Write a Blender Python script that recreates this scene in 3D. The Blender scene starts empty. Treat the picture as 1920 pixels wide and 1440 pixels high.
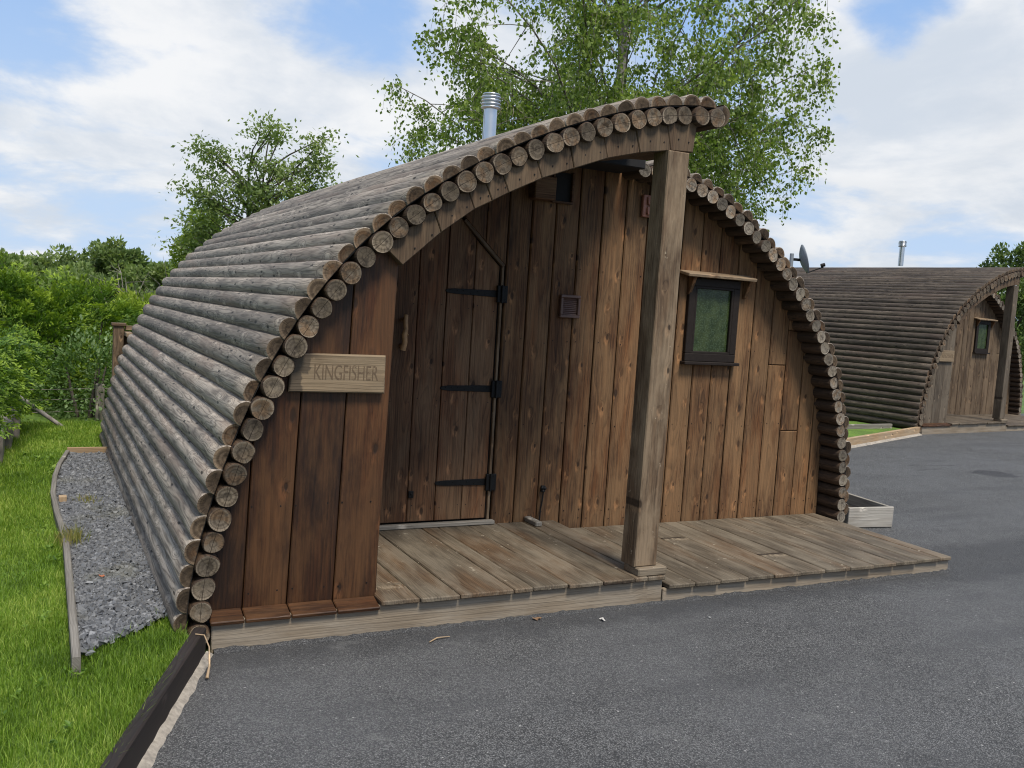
import bpy, math, random
import numpy as np
from mathutils import Vector, Matrix
from mathutils import noise as mnoise

random.seed(7)
RNG = np.random.default_rng(7)
SC = bpy.context.scene
COL = SC.collection
rad = math.radians

# ------------------------------------------------------------------ camera
FOC = 1741.05                     # focal length in pixels of the 1920 px wide photograph
YAW, PITCH, ROLL = rad(27.266), rad(4.788), rad(3.615)
CAM = Vector((-0.719, -4.105, 1.600))
fwd = Vector((math.sin(YAW)*math.cos(PITCH), math.cos(YAW)*math.cos(PITCH), -math.sin(PITCH)))
rgt = Vector((math.cos(YAW), -math.sin(YAW), 0))
upv = rgt.cross(fwd)
cr, sr = math.cos(ROLL), math.sin(ROLL)
r2, u2 = cr*rgt + sr*upv, -sr*rgt + cr*upv
cam = bpy.data.cameras.new('camera')
cam.sensor_width = 36.0
cam.lens = 36.0*FOC/1920.0
cam.clip_start, cam.clip_end = 0.05, 2000
camo = bpy.data.objects.new('camera', cam)
COL.objects.link(camo)
camo.matrix_world = Matrix(((r2.x, u2.x, -fwd.x, CAM.x), (r2.y, u2.y, -fwd.y, CAM.y), (r2.z, u2.z, -fwd.z, CAM.z), (0, 0, 0, 1)))
SC.camera = camo

def far(px, py, dist):
    """ground distance in metres along a line of sight: used to stand distant trees where they grow"""
    d = r2*((px-960)/FOC) - u2*((py-720)/FOC) + fwd
    return CAM + d*(dist/math.hypot(d.x, d.y))

# ------------------------------------------------------------------ light
SUN_DIR = Vector((0.04, -0.58, 1.00)).normalized()     # towards the sun
sun = bpy.data.lights.new('sun', 'SUN')
sun.energy = 3.0
sun.angle = rad(16)
sun.color = (1.0, 0.94, 0.84)
suno = bpy.data.objects.new('sun', sun)
COL.objects.link(suno)
suno.rotation_euler = SUN_DIR.to_track_quat('Z', 'Y').to_euler()
suno.location = (0, -6, 12)

SC.view_settings.view_transform = 'Standard'
SC.view_settings.look = 'None'
SC.view_settings.exposure = 0.5
SC.view_settings.gamma = 1.0
SC.cycles.use_denoising = True
SC.cycles.filter_width = 1.1
SC.cycles.max_bounces = 8
SC.cycles.transparent_max_bounces = 8

# ------------------------------------------------------------------ node helper
class G:
    def __init__(s, tree):
        s.t = tree
    def n(s, typ, **kw):
        nd = s.t.nodes.new(typ)
        for k, v in kw.items():
            setattr(nd, k, v)
        return nd
    def put(s, sock, v):
        if v is None:
            return
        if isinstance(v, bpy.types.NodeSocket):
            s.t.links.new(v, sock)
        elif isinstance(v, (tuple, list)) and len(v) == 3 and sock.type == 'RGBA':
            sock.default_value = (*v, 1)
        else:
            sock.default_value = v
    def m(s, op, a, b=None, c=None, clamp=False):
        nd = s.n('ShaderNodeMath', operation=op, use_clamp=clamp)
        for i, v in enumerate((a, b, c)):
            s.put(nd.inputs[i], v)
        return nd.outputs[0]
    def vm(s, op, a, b=None):
        nd = s.n('ShaderNodeVectorMath', operation=op)
        s.put(nd.inputs[0], a); s.put(nd.inputs[1], b)
        return nd.outputs['Value'] if op in ('LENGTH', 'DOT_PRODUCT', 'DISTANCE') else nd.outputs[0]
    def mix(s, f, a, b, mode='MIX'):
        nd = s.n('ShaderNodeMix', data_type='RGBA', blend_type=mode)
        s.put(nd.inputs[0], f); s.put(nd.inputs[6], a); s.put(nd.inputs[7], b)
        return nd.outputs[2]
    def noise(s, vec, scale=1.0, detail=3.0, rough=0.55, dist=0.0):
        nd = s.n('ShaderNodeTexNoise')
        s.put(nd.inputs['Vector'], vec)
        nd.inputs['Scale'].default_value = scale
        nd.inputs['Detail'].default_value = detail
        nd.inputs['Roughness'].default_value = rough
        nd.inputs['Distortion'].default_value = dist
        return nd.outputs['Fac']
    def vor(s, vec, scale=1.0, feature='F1', rnd=1.0, dim='3D'):
        nd = s.n('ShaderNodeTexVoronoi', feature=feature, voronoi_dimensions=dim)
        s.put(nd.inputs['Vector'], vec)
        nd.inputs['Scale'].default_value = scale
        nd.inputs['Randomness'].default_value = rnd
        return nd.outputs['Distance'], nd.outputs['Color']
    def ramp(s, f, stops, mode='LINEAR'):
        nd = s.n('ShaderNodeValToRGB')
        nd.color_ramp.interpolation = mode
        el = nd.color_ramp.elements
        while len(el) < len(stops):
            el.new(0.5)
        for e, (p, c) in zip(el, stops):
            e.position = p
            e.color = (c, c, c, 1) if not isinstance(c, (tuple, list)) else (*c, 1)
        s.put(nd.inputs[0], f)
        return nd.outputs[0]
    def step(s, f, lo, hi):
        nd = s.n('ShaderNodeMapRange', interpolation_type='SMOOTHSTEP')
        s.put(nd.inputs[0], f); nd.inputs[1].default_value = lo; nd.inputs[2].default_value = hi
        return nd.outputs[0]
    def scl(s, vec, sc):
        return s.vm('MULTIPLY', vec, sc)
    def attr(s, name):
        return s.n('ShaderNodeAttribute', attribute_name=name)
    def xyz(s, vec):
        nd = s.n('ShaderNodeSeparateXYZ'); s.put(nd.inputs[0], vec)
        return nd.outputs
    def cmb(s, x, y, z):
        nd = s.n('ShaderNodeCombineXYZ')
        for i, v in enumerate((x, y, z)):
            s.put(nd.inputs[i], v)
        return nd.outputs[0]
    def bump(s, h, strength=0.5, dist=0.01, nrm=None):
        nd = s.n('ShaderNodeBump')
        nd.inputs['Strength'].default_value = strength
        nd.inputs['Distance'].default_value = dist
        s.put(nd.inputs['Height'], h)
        if nrm is not None:
            s.put(nd.inputs['Normal'], nrm)
        return nd.outputs[0]

def material(name):
    m = bpy.data.materials.new(name)
    m.use_nodes = True
    g = G(m.node_tree)
    b = m.node_tree.nodes['Principled BSDF']
    return m, g, b

def simple(name, col, rough=0.6, metal=0.0, var=0.15, scale=40, bump=0.0, spec=0.5):
    m, g, b = material(name)
    p = g.n('ShaderNodeTexCoord').outputs['Object']
    nz = g.noise(p, scale, 4)
    nz2 = g.noise(p, scale*0.13, 3)
    k = g.m('ADD', g.m('MULTIPLY', nz, 0.6), g.m('MULTIPLY', nz2, 0.4))
    lo = tuple(c*(1-var) for c in col); hi = tuple(min(1, c*(1+var)) for c in col)
    g.put(b.inputs['Base Color'], g.mix(g.step(k, 0.3, 0.7), lo, hi))
    b.inputs['Roughness'].default_value = rough
    b.inputs['Metallic'].default_value = metal
    b.inputs['Specular IOR Level'].default_value = spec
    if bump:
        g.put(b.inputs['Normal'], g.bump(nz, bump, 0.005))
    return m

def wood(name, dark, light, knot=(0.016, 0.009, 0.005), gray=None, grayamt=0.0, ring=150.0, ringamt=0.6, fib=0.5,
         stain=0.5, hue=None, knots=0.5, kscale=(4.2, 8.5, 6.0), rough=0.75, bump=0.35, spots=None, spotamt=0.0, swirl=0.028, spec=0.3, extra=None):
    """solid wood: attribute wc = (along the grain, across, depth from the pith), rnd = one number per board"""
    m, g, b = material(name)
    P = g.attr('wc').outputs['Vector']
    R = g.attr('rnd').outputs['Fac']
    x, y, z = g.xyz(P)[0:3]
    # knots
    kw = g.m('MULTIPLY', g.m('SUBTRACT', g.noise(g.scl(P, (9, 22, 22)), 1.0, 2), 0.5), 0.035)
    kd, kc = g.vor(g.vm('ADD', g.scl(P, (kscale[0], kscale[1], 0)), g.cmb(kw, g.m('MULTIPLY', kw, 4.0), 0.0)), 1.0, rnd=1.0, dim='2D')
    kd = g.m('MULTIPLY', kd, g.m('ADD', 0.85, g.m('MULTIPLY', g.xyz(kc)[2], 1.1)))
    ksel = g.step(g.xyz(kc)[0], 1.0-knots-0.02, 1.0-knots+0.02)
    kin = g.m('MULTIPLY', g.m('SUBTRACT', 1.0, g.step(kd, 0.07, 0.14)), ksel)
    halo = g.m('MULTIPLY', g.m('SUBTRACT', 1.0, g.step(kd, 0.08, 0.34)), ksel)
    # growth rings
    n1 = g.noise(g.scl(P, (1.5, 6, 6)), 1.0, 2.5, 0.55)
    n2 = g.noise(g.scl(P, (5, 30, 30)), 1.0, 2)
    r = g.m('SQRT', g.m('ADD', g.m('MULTIPLY', y, y), g.m('MULTIPLY', z, z)))
    r = g.m('ADD', r, g.m('MULTIPLY', g.m('SUBTRACT', n1, 0.5), swirl*2.4))
    r = g.m('ADD', r, g.m('MULTIPLY', g.m('SUBTRACT', n2, 0.5), swirl*0.22))
    r = g.m('ADD', r, g.m('MULTIPLY', halo, 0.012))
    ph = g.m('FRACT', g.m('MULTIPLY', r, ring))
    rg = g.ramp(ph, [(0.0, 0.0), (0.55, 0.35), (0.86, 1.0), (1.0, 0.0)])
    fb = g.noise(g.scl(P, (5, 260, 260)), 1.0, 3, 0.6)
    big = g.noise(g.scl(P, (1.7, 6, 6)), 1.0, 4, 0.6)
    big2 = g.noise(g.scl(P, (0.6, 2.2, 2.2)), 1.0, 2)
    mixf = g.m('ADD', g.m('MULTIPLY', g.m('SUBTRACT', 1.0, rg), ringamt), g.m('MULTIPLY', g.step(fb, 0.3, 0.7), fib))
    stk = g.step(g.noise(g.scl(P, (1.6, 75, 75)), 1.0, 3, 0.6), 0.36, 0.64)
    mixf = g.m('ADD', mixf, g.m('MULTIPLY', stk, 0.55))
    mixf = g.m('DIVIDE', mixf, ringamt+fib+0.55, clamp=True)
    col = g.mix(mixf, dark, light)
    st = g.step(big, 0.35, 0.68)
    col = g.mix(g.m('MULTIPLY', g.m('SUBTRACT', 1.0, st), stain), col, g.mix(0.78, col, (0.012, 0.008, 0.006)))
    if hue:
        col = g.mix(g.m('MULTIPLY', g.step(big2, 0.45, 0.62), 0.6), col, g.mix(1.0, col, hue, 'MULTIPLY'))
    if gray:
        gn = g.noise(g.scl(P, (2.3, 9, 9)), 1.0, 5, 0.65)
        gf = g.m('MULTIPLY', g.step(g.m('ADD', gn, g.m('MULTIPLY', g.m('SUBTRACT', R, 0.5), 0.25)), 0.38, 0.66), grayamt)
        gcol = g.mix(mixf, tuple(c*0.62 for c in gray), gray)
        col = g.mix(gf, col, gcol)
    # knots: bright worn ring round a dark heart
    k2, k2c = g.vor(g.vm('ADD', g.scl(P, (kscale[0], kscale[1], 0)), g.cmb(g.m('ADD', kw, 0.07), g.m('ADD', g.m('MULTIPLY', kw, 5.0), 0.07), 0.0)), 1.0, rnd=1.0, dim='2D')
    cres = g.m('MULTIPLY', g.m('MULTIPLY', g.m('SUBTRACT', 1.0, g.step(k2, 0.08, 0.22)), g.step(g.xyz(k2c)[0], 1.0-knots-0.02, 1.0-knots+0.02)), g.step(g.noise(g.scl(P, (16, 60, 60)), 1.0, 3, 0.6), 0.40, 0.58))
    col = g.mix(g.m('MULTIPLY', cres, 0.60), col, tuple(min(1, c*2.1) for c in light))
    drk = g.m('MULTIPLY', g.m('MULTIPLY', halo, g.step(g.noise(g.scl(P, (4, 30, 30)), 1.0, 3), 0.42, 0.6)), 0.45)
    col = g.mix(drk, col, tuple(c*0.9 for c in dark))
    col = g.mix(g.m('MULTIPLY', kin, 0.8), col, g.mix(g.step(g.xyz(kc)[1], 0.3, 0.7), knot, g.mix(0.5, dark, light)))
    if spots:
        sn = g.noise(P, 26.0, 3, 0.6)
        sn2 = g.noise(P, 6.0, 2)
        sf = g.m('MULTIPLY', g.step(g.m('ADD', sn, g.m('MULTIPLY', g.m('SUBTRACT', sn2, 0.5), 0.35)), 0.68, 0.76), spotamt)
        col = g.mix(sf, col, spots)
    if extra:
        col = extra(g, P, R, col)
    # each board its own depth of colour
    br = g.m('ADD', 0.72, g.m('MULTIPLY', R, 0.56))
    col = g.mix(1.0, col, g.cmb(br, br, br), 'MULTIPLY')
    g.put(b.inputs['Base Color'], col)
    b.inputs['Roughness'].default_value = rough
    b.inputs['Specular IOR Level'].default_value = spec
    h = g.m('ADD', g.m('MULTIPLY', rg, 0.6), g.m('MULTIPLY', fb, 0.9))
    h = g.m('SUBTRACT', h, g.m('MULTIPLY', kin, 0.8))
    g.put(b.inputs['Normal'], g.bump(h, bump, 0.004))
    return m

# ------------------------------------------------------------------ sky
def build_world():
    w = bpy.data.worlds.new('World')
    SC.world = w
    w.use_nodes = True
    g = G(w.node_tree)
    bg = w.node_tree.nodes['Background']
    sky = g.n('ShaderNodeTexSky', sky_type='NISHITA')
    sky.sun_disc = False
    sky.sun_elevation = math.asin(SUN_DIR.z)
    sky.sun_rotation = math.atan2(SUN_DIR.x, SUN_DIR.y)
    sky.air_density = 1.0; sky.dust_density = 0.6; sky.ozone_density = 1.4
    D = g.n('ShaderNodeTexCoord').outputs['Generated']
    x, y, z = g.xyz(D)[0:3]
    zz = g.m('ADD', g.m('MAXIMUM', z, 0.0), 0.26)
    U = g.cmb(g.m('DIVIDE', x, zz), g.m('DIVIDE', y, zz), 0.0)       # a cloud layer seen in perspective
    n1 = g.noise(g.vm('ADD', U, (3.1, 1.7, 0.4)), 2.5, 9, 0.58, 0.2)
    n2 = g.noise(g.vm('ADD', U, (9.3, 4.2, 2.0)), 0.40, 3, 0.5)
    dens = g.m('ADD', g.m('MULTIPLY', n1, 0.80), g.m('MULTIPLY', n2, 0.36))
    def blob(px, py, size, amt):
        d = (far(px, py, 1.0) - CAM).normalized()
        k = g.vm('DISTANCE', D, (d.x, d.y, d.z))
        return g.m('MULTIPLY', g.m('SUBTRACT', 1.0, g.step(k, 0.0, size)), amt)
    for px, py, s_, a in CLOUDS:
        dens = g.m('ADD', dens, blob(px, py, s_, a))
    cov = g.step(dens, 0.50, 0.70)
    nf = g.noise(g.vm('ADD', U, (1.3, 7.7, 3.0)), 1.7, 7, 0.6, 0.3)
    thick = g.m('MULTIPLY', g.step(dens, 0.50, 0.70), g.step(nf, 0.32, 0.58))
    ccol = g.mix(thick, (0.72, 0.78, 0.86), (1.02, 1.02, 1.02))
    under = g.step(g.noise(g.vm('ADD', U, (4.3, 2.9, 8.0)), 0.8, 5, 0.55), 0.5, 0.72)
    ccol = g.mix(g.m('MULTIPLY', under, 0.45), ccol, (0.62, 0.67, 0.73))
    skyc = g.mix(1.0, sky.outputs[0], (0.105, 0.105, 0.105), 'MULTIPLY')
    skyc = g.mix(0.80, skyc, (0.33, 0.57, 1.02))
    low = g.m('SUBTRACT', 1.0, g.step(z, 0.0, 0.42))
    skyc = g.mix(g.m('MULTIPLY', low, 0.75), skyc, (0.66, 0.81, 1.0))
    out = g.mix(g.m('MULTIPLY', cov, 0.93), skyc, ccol)
    out = g.mix(1.0, out, (10.0, 10.0, 10.0), 'MULTIPLY')
    g.put(bg.inputs[0], out)
    bg.inputs[1].default_value = 0.066
CLOUDS = [(350, 80, 0.15, 0.15), (600, 240, 0.15, 0.15), (1780, 180, 0.20, 0.16), (60, 190, 0.08, 0.10), (1640, 490, 0.06, 0.14),
          (1850, 330, 0.16, 0.08), (180, 300, 0.10, 0.08),
          (30, 30, 0.12, -0.16), (690, 90, 0.12, -0.14), (1690, 20, 0.08, -0.22), (250, 370, 0.1, -0.06)]
build_world()

# ------------------------------------------------------------------ mesh builder and scene helpers
class MB:
    def __init__(s):
        s.v, s.f, s.w, s.r, s.mi, s.sm = [], [], [], [], [], []
    def add(s, verts, faces, wc=None, rnd=0.5, mi=0, smooth=False):
        o = len(s.v)
        s.v += [tuple(p) for p in verts]
        s.w += [tuple(p) for p in (wc if wc is not None else verts)]
        for f in faces:
            s.f.append(tuple(i+o for i in f)); s.r.append(rnd); s.mi.append(mi); s.sm.append(smooth)
    def build(s, name, mats, parent=None):
        me = bpy.data.meshes.new(name)
        me.from_pydata(s.v, [], s.f)
        a = me.attributes.new('wc', 'FLOAT_VECTOR', 'POINT'); a.data.foreach_set('vector', np.array(s.w, 'f').ravel())
        a = me.attributes.new('rnd', 'FLOAT', 'FACE'); a.data.foreach_set('value', np.array(s.r, 'f'))
        me.polygons.foreach_set('material_index', np.array(s.mi, 'i'))
        me.polygons.foreach_set('use_smooth', np.array(s.sm, bool))
        for m in (mats if isinstance(mats, (list, tuple)) else [mats]):
            me.materials.append(m)
        me.update()
        return link(name, me, parent)
    # ---- a board: convex outline in a plane, extruded backwards, front arris chamfered, grain along axis L
    def board(s, outline, org, A, B, depth, L='b', ch=0.004, rnd=None, mi=0):
        A, B, org = Vector(A), Vector(B), Vector(org)
        N = A.cross(B).normalized()
        rnd = random.random() if rnd is None else rnd
        pts = [Vector(p) for p in outline]
        n = len(pts)
        area = sum(pts[i].x*pts[(i+1) % n].y - pts[(i+1) % n].x*pts[i].y for i in range(n))
        if area < 0:
            pts.reverse()
        ins = []
        for i in range(n):
            p0, p1, p2 = pts[i-1], pts[i], pts[(i+1) % n]
            e1 = (p1-p0).normalized(); e2 = (p2-p1).normalized()
            n1 = Vector((-e1.y, e1.x)); n2 = Vector((-e2.y, e2.x))
            den = 1+n1.dot(n2)
            ins.append(p1 + (n1+n2)*(ch/max(den, 0.3)))
        ca = sum(p.x for p in pts)/n; cb = sum(p.y for p in pts)/n
        o1, o2, pit = rnd*41.3, (random.random()-0.5)*0.12, random.uniform(0.012, 0.07)
        V, W = [], []
        for ring, d in ((ins, 0.0), (pts, -ch), (pts, -depth)):
            for p in ring:
                V.append(org + A*p.x + B*p.y + N*d)
                if L == 'b':
                    W.append((p.y+o1, p.x-ca+o2, d-pit))
                else:
                    W.append((p.x+o1, p.y-cb+o2, d-pit))
        F = [tuple(range(n))]
        for k in (0, n):
            for i in range(n):
                j = (i+1) % n
                F.append((k+i, k+n+i, k+n+j, k+j))
        F.append(tuple(range(3*n-1, 2*n-1, -1)))
        s.add(V, F, W, rnd, mi)
    # ---- a sawn bar with all arrises eased: box centre c, half sizes h, grain along axis g (0, 1, 2), optional rotation
    def bar(s, c, h, g=0, ch=0.004, rnd=None, mi=0, rot=None):
        rnd = random.random() if rnd is None else rnd
        ch = min(ch, min(h)*0.45)
        o1, o2, pit = rnd*41.3, (random.random()-0.5)*0.1, random.uniform(0.01, 0.05)
        V, W, F = [], [], []
        idx = {}
        for sx in (-1, 1):
            for sy in (-1, 1):
                for sz in (-1, 1):
                    sg = (sx, sy, sz)
                    for a in range(3):
                        p = [sg[i]*(h[i] if i == a else h[i]-ch) for i in range(3)]
                        idx[sg, a] = len(V)
                        q = Vector(p)
                        W.append((p[g]+o1, p[(g+1) % 3]+o2, p[(g+2) % 3]-h[(g+2) % 3]-pit))
                        V.append((rot @ q if rot else q)+Vector(c))
        for a in range(3):
            b_, c_ = (a+1) % 3, (a+2) % 3
            for sa in (-1, 1):
                q = []
                for u, v in ((-1, -1), (1, -1), (1, 1), (-1, 1)):
                    sg = [0, 0, 0]; sg[a] = sa; sg[b_] = u; sg[c_] = v
                    q.append(idx[tuple(sg), a])
                F.append(tuple(q if sa > 0 else q[::-1]))
            for sb in (-1, 1):
                for sc in (-1, 1):
                    q = []
                    for (ax, e) in ((b_, -1), (b_, 1), (c_, 1), (c_, -1)):
                        sg = [0, 0, 0]; sg[a] = e; sg[b_] = sb; sg[c_] = sc
                        q.append(idx[tuple(sg), ax])
                    F.append(tuple(q if sb*sc > 0 else q[::-1]))
        for sg in {k[0] for k in idx}:
            q = tuple(idx[sg, a] for a in range(3))
            F.append(q if sg[0]*sg[1]*sg[2] > 0 else q[::-1])
        s.add(V, F, W, rnd, mi)
    # ---- lathe about a vertical axis
    def lathe(s, prof, c, n=24, mi=0, smooth=True):
        V, F = [], []
        for r, z in prof:
            for i in range(n):
                a = 2*math.pi*i/n
                V.append((c[0]+r*math.cos(a), c[1]+r*math.sin(a), c[2]+z))
        for k in range(len(prof)-1):
            for i in range(n):
                j = (i+1) % n
                F.append((k*n+i, k*n+j, k*n+n+j, k*n+n+i))
        s.add(V, F, mi=mi, smooth=smooth)
        s.add(V[:n], [tuple(range(n-1, -1, -1))], mi=mi); s.add(V[-n:], [tuple(range(n))], mi=mi)
    def tube(s, pts, radii, n=8, mi=0, rnd=0.5, cap=True):
        pts = [Vector(p) for p in pts]
        V, F, W = [], [], []
        d0 = (pts[1]-pts[0]).normalized()
        a = d0.orthogonal().normalized()
        ln = 0
        for k, p in enumerate(pts):
            d = ((pts[min(k+1, len(pts)-1)]-pts[max(k-1, 0)])).normalized()
            a = (a-d*a.dot(d)).normalized(); b = d.cross(a)
            if k: ln += (p-pts[k-1]).length
            for i in range(n):
                t = 2*math.pi*i/n
                u, v = math.cos(t)*radii[k], math.sin(t)*radii[k]
                V.append(p+a*u+b*v); W.append((ln+rnd*41, u, v))
        for k in range(len(pts)-1):
            for i in range(n):
                j = (i+1) % n
                F.append((k*n+i, k*n+j, k*n+n+j, k*n+n+i))
        s.add(V, F, W, rnd, mi, True)
        if cap:
            s.add(V[:n], [tuple(range(n-1, -1, -1))], W[:n], rnd, mi); s.add(V[-n:], [tuple(range(n))], W[-n:], rnd, mi)

def link(name, data, parent=None):
    o = bpy.data.objects.new(name, data)
    COL.objects.link(o)
    if parent:
        o.parent = parent
    return o

def tag(o, label, cat, group=None):
    o['label'] = label; o['category'] = cat
    if group: o['group'] = group
    return o

def thing(name, label, cat, loc=(0, 0, 0), rz=0.0, group=None):
    o = link(name, None)
    o.location = loc; o.rotation_euler.z = rz
    o.empty_display_size = 0.2
    return tag(o, label, cat, group)

def setting(o, kind='structure'):
    o['kind'] = kind
    return o

def copy_tree(o, parent=None):
    c = o.copy(); COL.objects.link(c); c.parent = parent
    for ch in list(o.children):
        copy_tree(ch, c)
    return c

# numpy mesh for leaves, blades and chips: every face its own verts
def raw_mesh(name, V, nper, mat, rnd=None, parent=None, faces=None, smooth=False):
    V = np.asarray(V, 'f').reshape(-1, 3)
    me = bpy.data.meshes.new(name)
    me.vertices.add(len(V)); me.vertices.foreach_set('co', V.ravel())
    if faces is None:
        nf = len(V)//nper
        me.loops.add(nf*nper); me.loops.foreach_set('vertex_index', np.arange(nf*nper, dtype='i'))
        me.polygons.add(nf); me.polygons.foreach_set('loop_start', np.arange(0, nf*nper, nper, dtype='i'))
    else:
        faces = np.asarray(faces, 'i')
        nf, k = faces.shape
        me.loops.add(nf*k); me.loops.foreach_set('vertex_index', faces.ravel())
        me.polygons.add(nf); me.polygons.foreach_set('loop_start', np.arange(0, nf*k, k, dtype='i'))
    if rnd is not None:
        a = me.attributes.new('rnd', 'FLOAT', 'FACE'); a.data.foreach_set('value', np.asarray(rnd, 'f'))
    me.polygons.foreach_set('use_smooth', np.full(nf, smooth, bool))
    me.materials.append(mat)
    me.update(calc_edges=True); me.validate()
    return link(name, me, parent)

# ------------------------------------------------------------------ materials
M = {}
M['wall'] = wood('brown_boards', (0.014, 0.0058, 0.0024), (0.172, 0.084, 0.035), gray=(0.275, 0.163, 0.078), grayamt=0.45, ring=70, ringamt=0.6, fib=0.4, hue=(1.12, 0.80, 0.52), knots=0.5, stain=0.5, swirl=0.045)
M['door'] = wood('dark_boards', (0.024, 0.0105, 0.005), (0.190, 0.094, 0.044), gray=(0.27, 0.17, 0.094), grayamt=0.42, ring=70, ringamt=0.6, hue=(1.15, 0.78, 0.55), knots=0.42, stain=0.35, swirl=0.045)
M['panel'] = wood('red_brown_boards', (0.009, 0.0038, 0.0018), (0.074, 0.030, 0.0118), gray=(0.145, 0.068, 0.027), grayamt=0.5, ring=60, ringamt=0.5, hue=(1.2, 0.85, 0.55), knots=0.3, stain=0.85, rough=0.5, swirl=0.04, kscale=(3.0, 7.0, 6))
M['post'] = wood('worn_post', (0.036, 0.021, 0.012), (0.175, 0.110, 0.062), gray=(0.31, 0.225, 0.142), grayamt=0.75, ring=70, ringamt=0.6, knots=0.35, stain=0.4, swirl=0.045, spots=(0.40, 0.32, 0.22), spotamt=0.7)
M['fascia'] = wood('arch_boards', (0.036, 0.021, 0.012), (0.135, 0.083, 0.046), gray=(0.19, 0.135, 0.082), grayamt=0.4, ring=90, knots=0.2, stain=0.45)
M['deck'] = wood('deck_boards', (0.032, 0.024, 0.015), (0.175, 0.138, 0.094), gray=(0.275, 0.228, 0.165), grayamt=0.55, ring=85, ringamt=0.7, knots=0.14, stain=0.45, hue=(1.15, 0.76, 0.48), swirl=0.04,
                 spots=(0.42, 0.36, 0.27), spotamt=0.7, kscale=(3.4, 8, 6))
M['riser'] = wood('pale_riser', (0.165, 0.125, 0.085), (0.310, 0.245, 0.172), gray=(0.34, 0.29, 0.225), grayamt=0.6, ring=45, ringamt=0.25, fib=0.6, knots=0.1, stain=0.25, swirl=0.03)
M['rail'] = wood('tan_timber', (0.24, 0.155, 0.082), (0.44, 0.30, 0.17), gray=(0.40, 0.34, 0.26), grayamt=0.35, ring=70, knots=0.3, stain=0.15)
M['gray_edge'] = wood('gray_edging', (0.13, 0.115, 0.095), (0.26, 0.235, 0.20), ring=90, knots=0.2, stain=0.35)
M['planter'] = wood('whitened_timber', (0.20, 0.175, 0.145), (0.40, 0.36, 0.30), ring=60, knots=0.4, stain=0.3, gray=(0.46, 0.43, 0.38), grayamt=0.5)
M['kerb'] = wood('dark_timber', (0.012, 0.009, 0.008), (0.036, 0.027, 0.023), ring=80, knots=0.1, stain=0.5, rough=0.65)
def sign_log_shadow(g, P, R, col):
    # shadow of the arch logs, painted into the board's left end
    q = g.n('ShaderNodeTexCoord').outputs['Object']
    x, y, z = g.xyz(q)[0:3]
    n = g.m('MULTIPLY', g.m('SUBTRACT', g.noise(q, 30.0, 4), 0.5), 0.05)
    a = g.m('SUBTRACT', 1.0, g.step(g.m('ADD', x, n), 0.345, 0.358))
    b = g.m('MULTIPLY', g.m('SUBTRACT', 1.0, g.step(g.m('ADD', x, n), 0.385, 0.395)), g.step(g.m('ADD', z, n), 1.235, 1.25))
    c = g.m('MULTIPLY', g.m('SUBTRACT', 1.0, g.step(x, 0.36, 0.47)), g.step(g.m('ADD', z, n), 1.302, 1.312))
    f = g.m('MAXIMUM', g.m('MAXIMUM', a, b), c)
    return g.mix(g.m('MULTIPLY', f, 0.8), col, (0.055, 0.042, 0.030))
M['sign'] = wood('sign_board', (0.12, 0.078, 0.042), (0.265, 0.182, 0.105), gray=(0.31, 0.235, 0.15), grayamt=0.5, ring=75, ringamt=0.3, fib=0.6, knots=0.12, stain=0.4, swirl=0.02, extra=sign_log_shadow)
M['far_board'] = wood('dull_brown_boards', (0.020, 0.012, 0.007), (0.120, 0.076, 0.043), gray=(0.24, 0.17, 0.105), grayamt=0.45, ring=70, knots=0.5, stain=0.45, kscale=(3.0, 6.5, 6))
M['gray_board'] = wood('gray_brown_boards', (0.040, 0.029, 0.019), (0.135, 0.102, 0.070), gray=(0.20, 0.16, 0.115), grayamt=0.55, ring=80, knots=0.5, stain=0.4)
M['carve'] = simple('carved_letters', (0.115, 0.074, 0.041), 0.9)
_g = G(M['carve'].node_tree); _p = _g.n('ShaderNodeTexCoord').outputs['Object']
_b = M['carve'].node_tree.nodes['Principled BSDF']
_g.put(_b.inputs['Base Color'], _g.mix(_g.step(_g.noise(_p, 26.0, 4, 0.7), 0.50, 0.74), (0.115, 0.076, 0.044), (0.235, 0.165, 0.098)))

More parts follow.
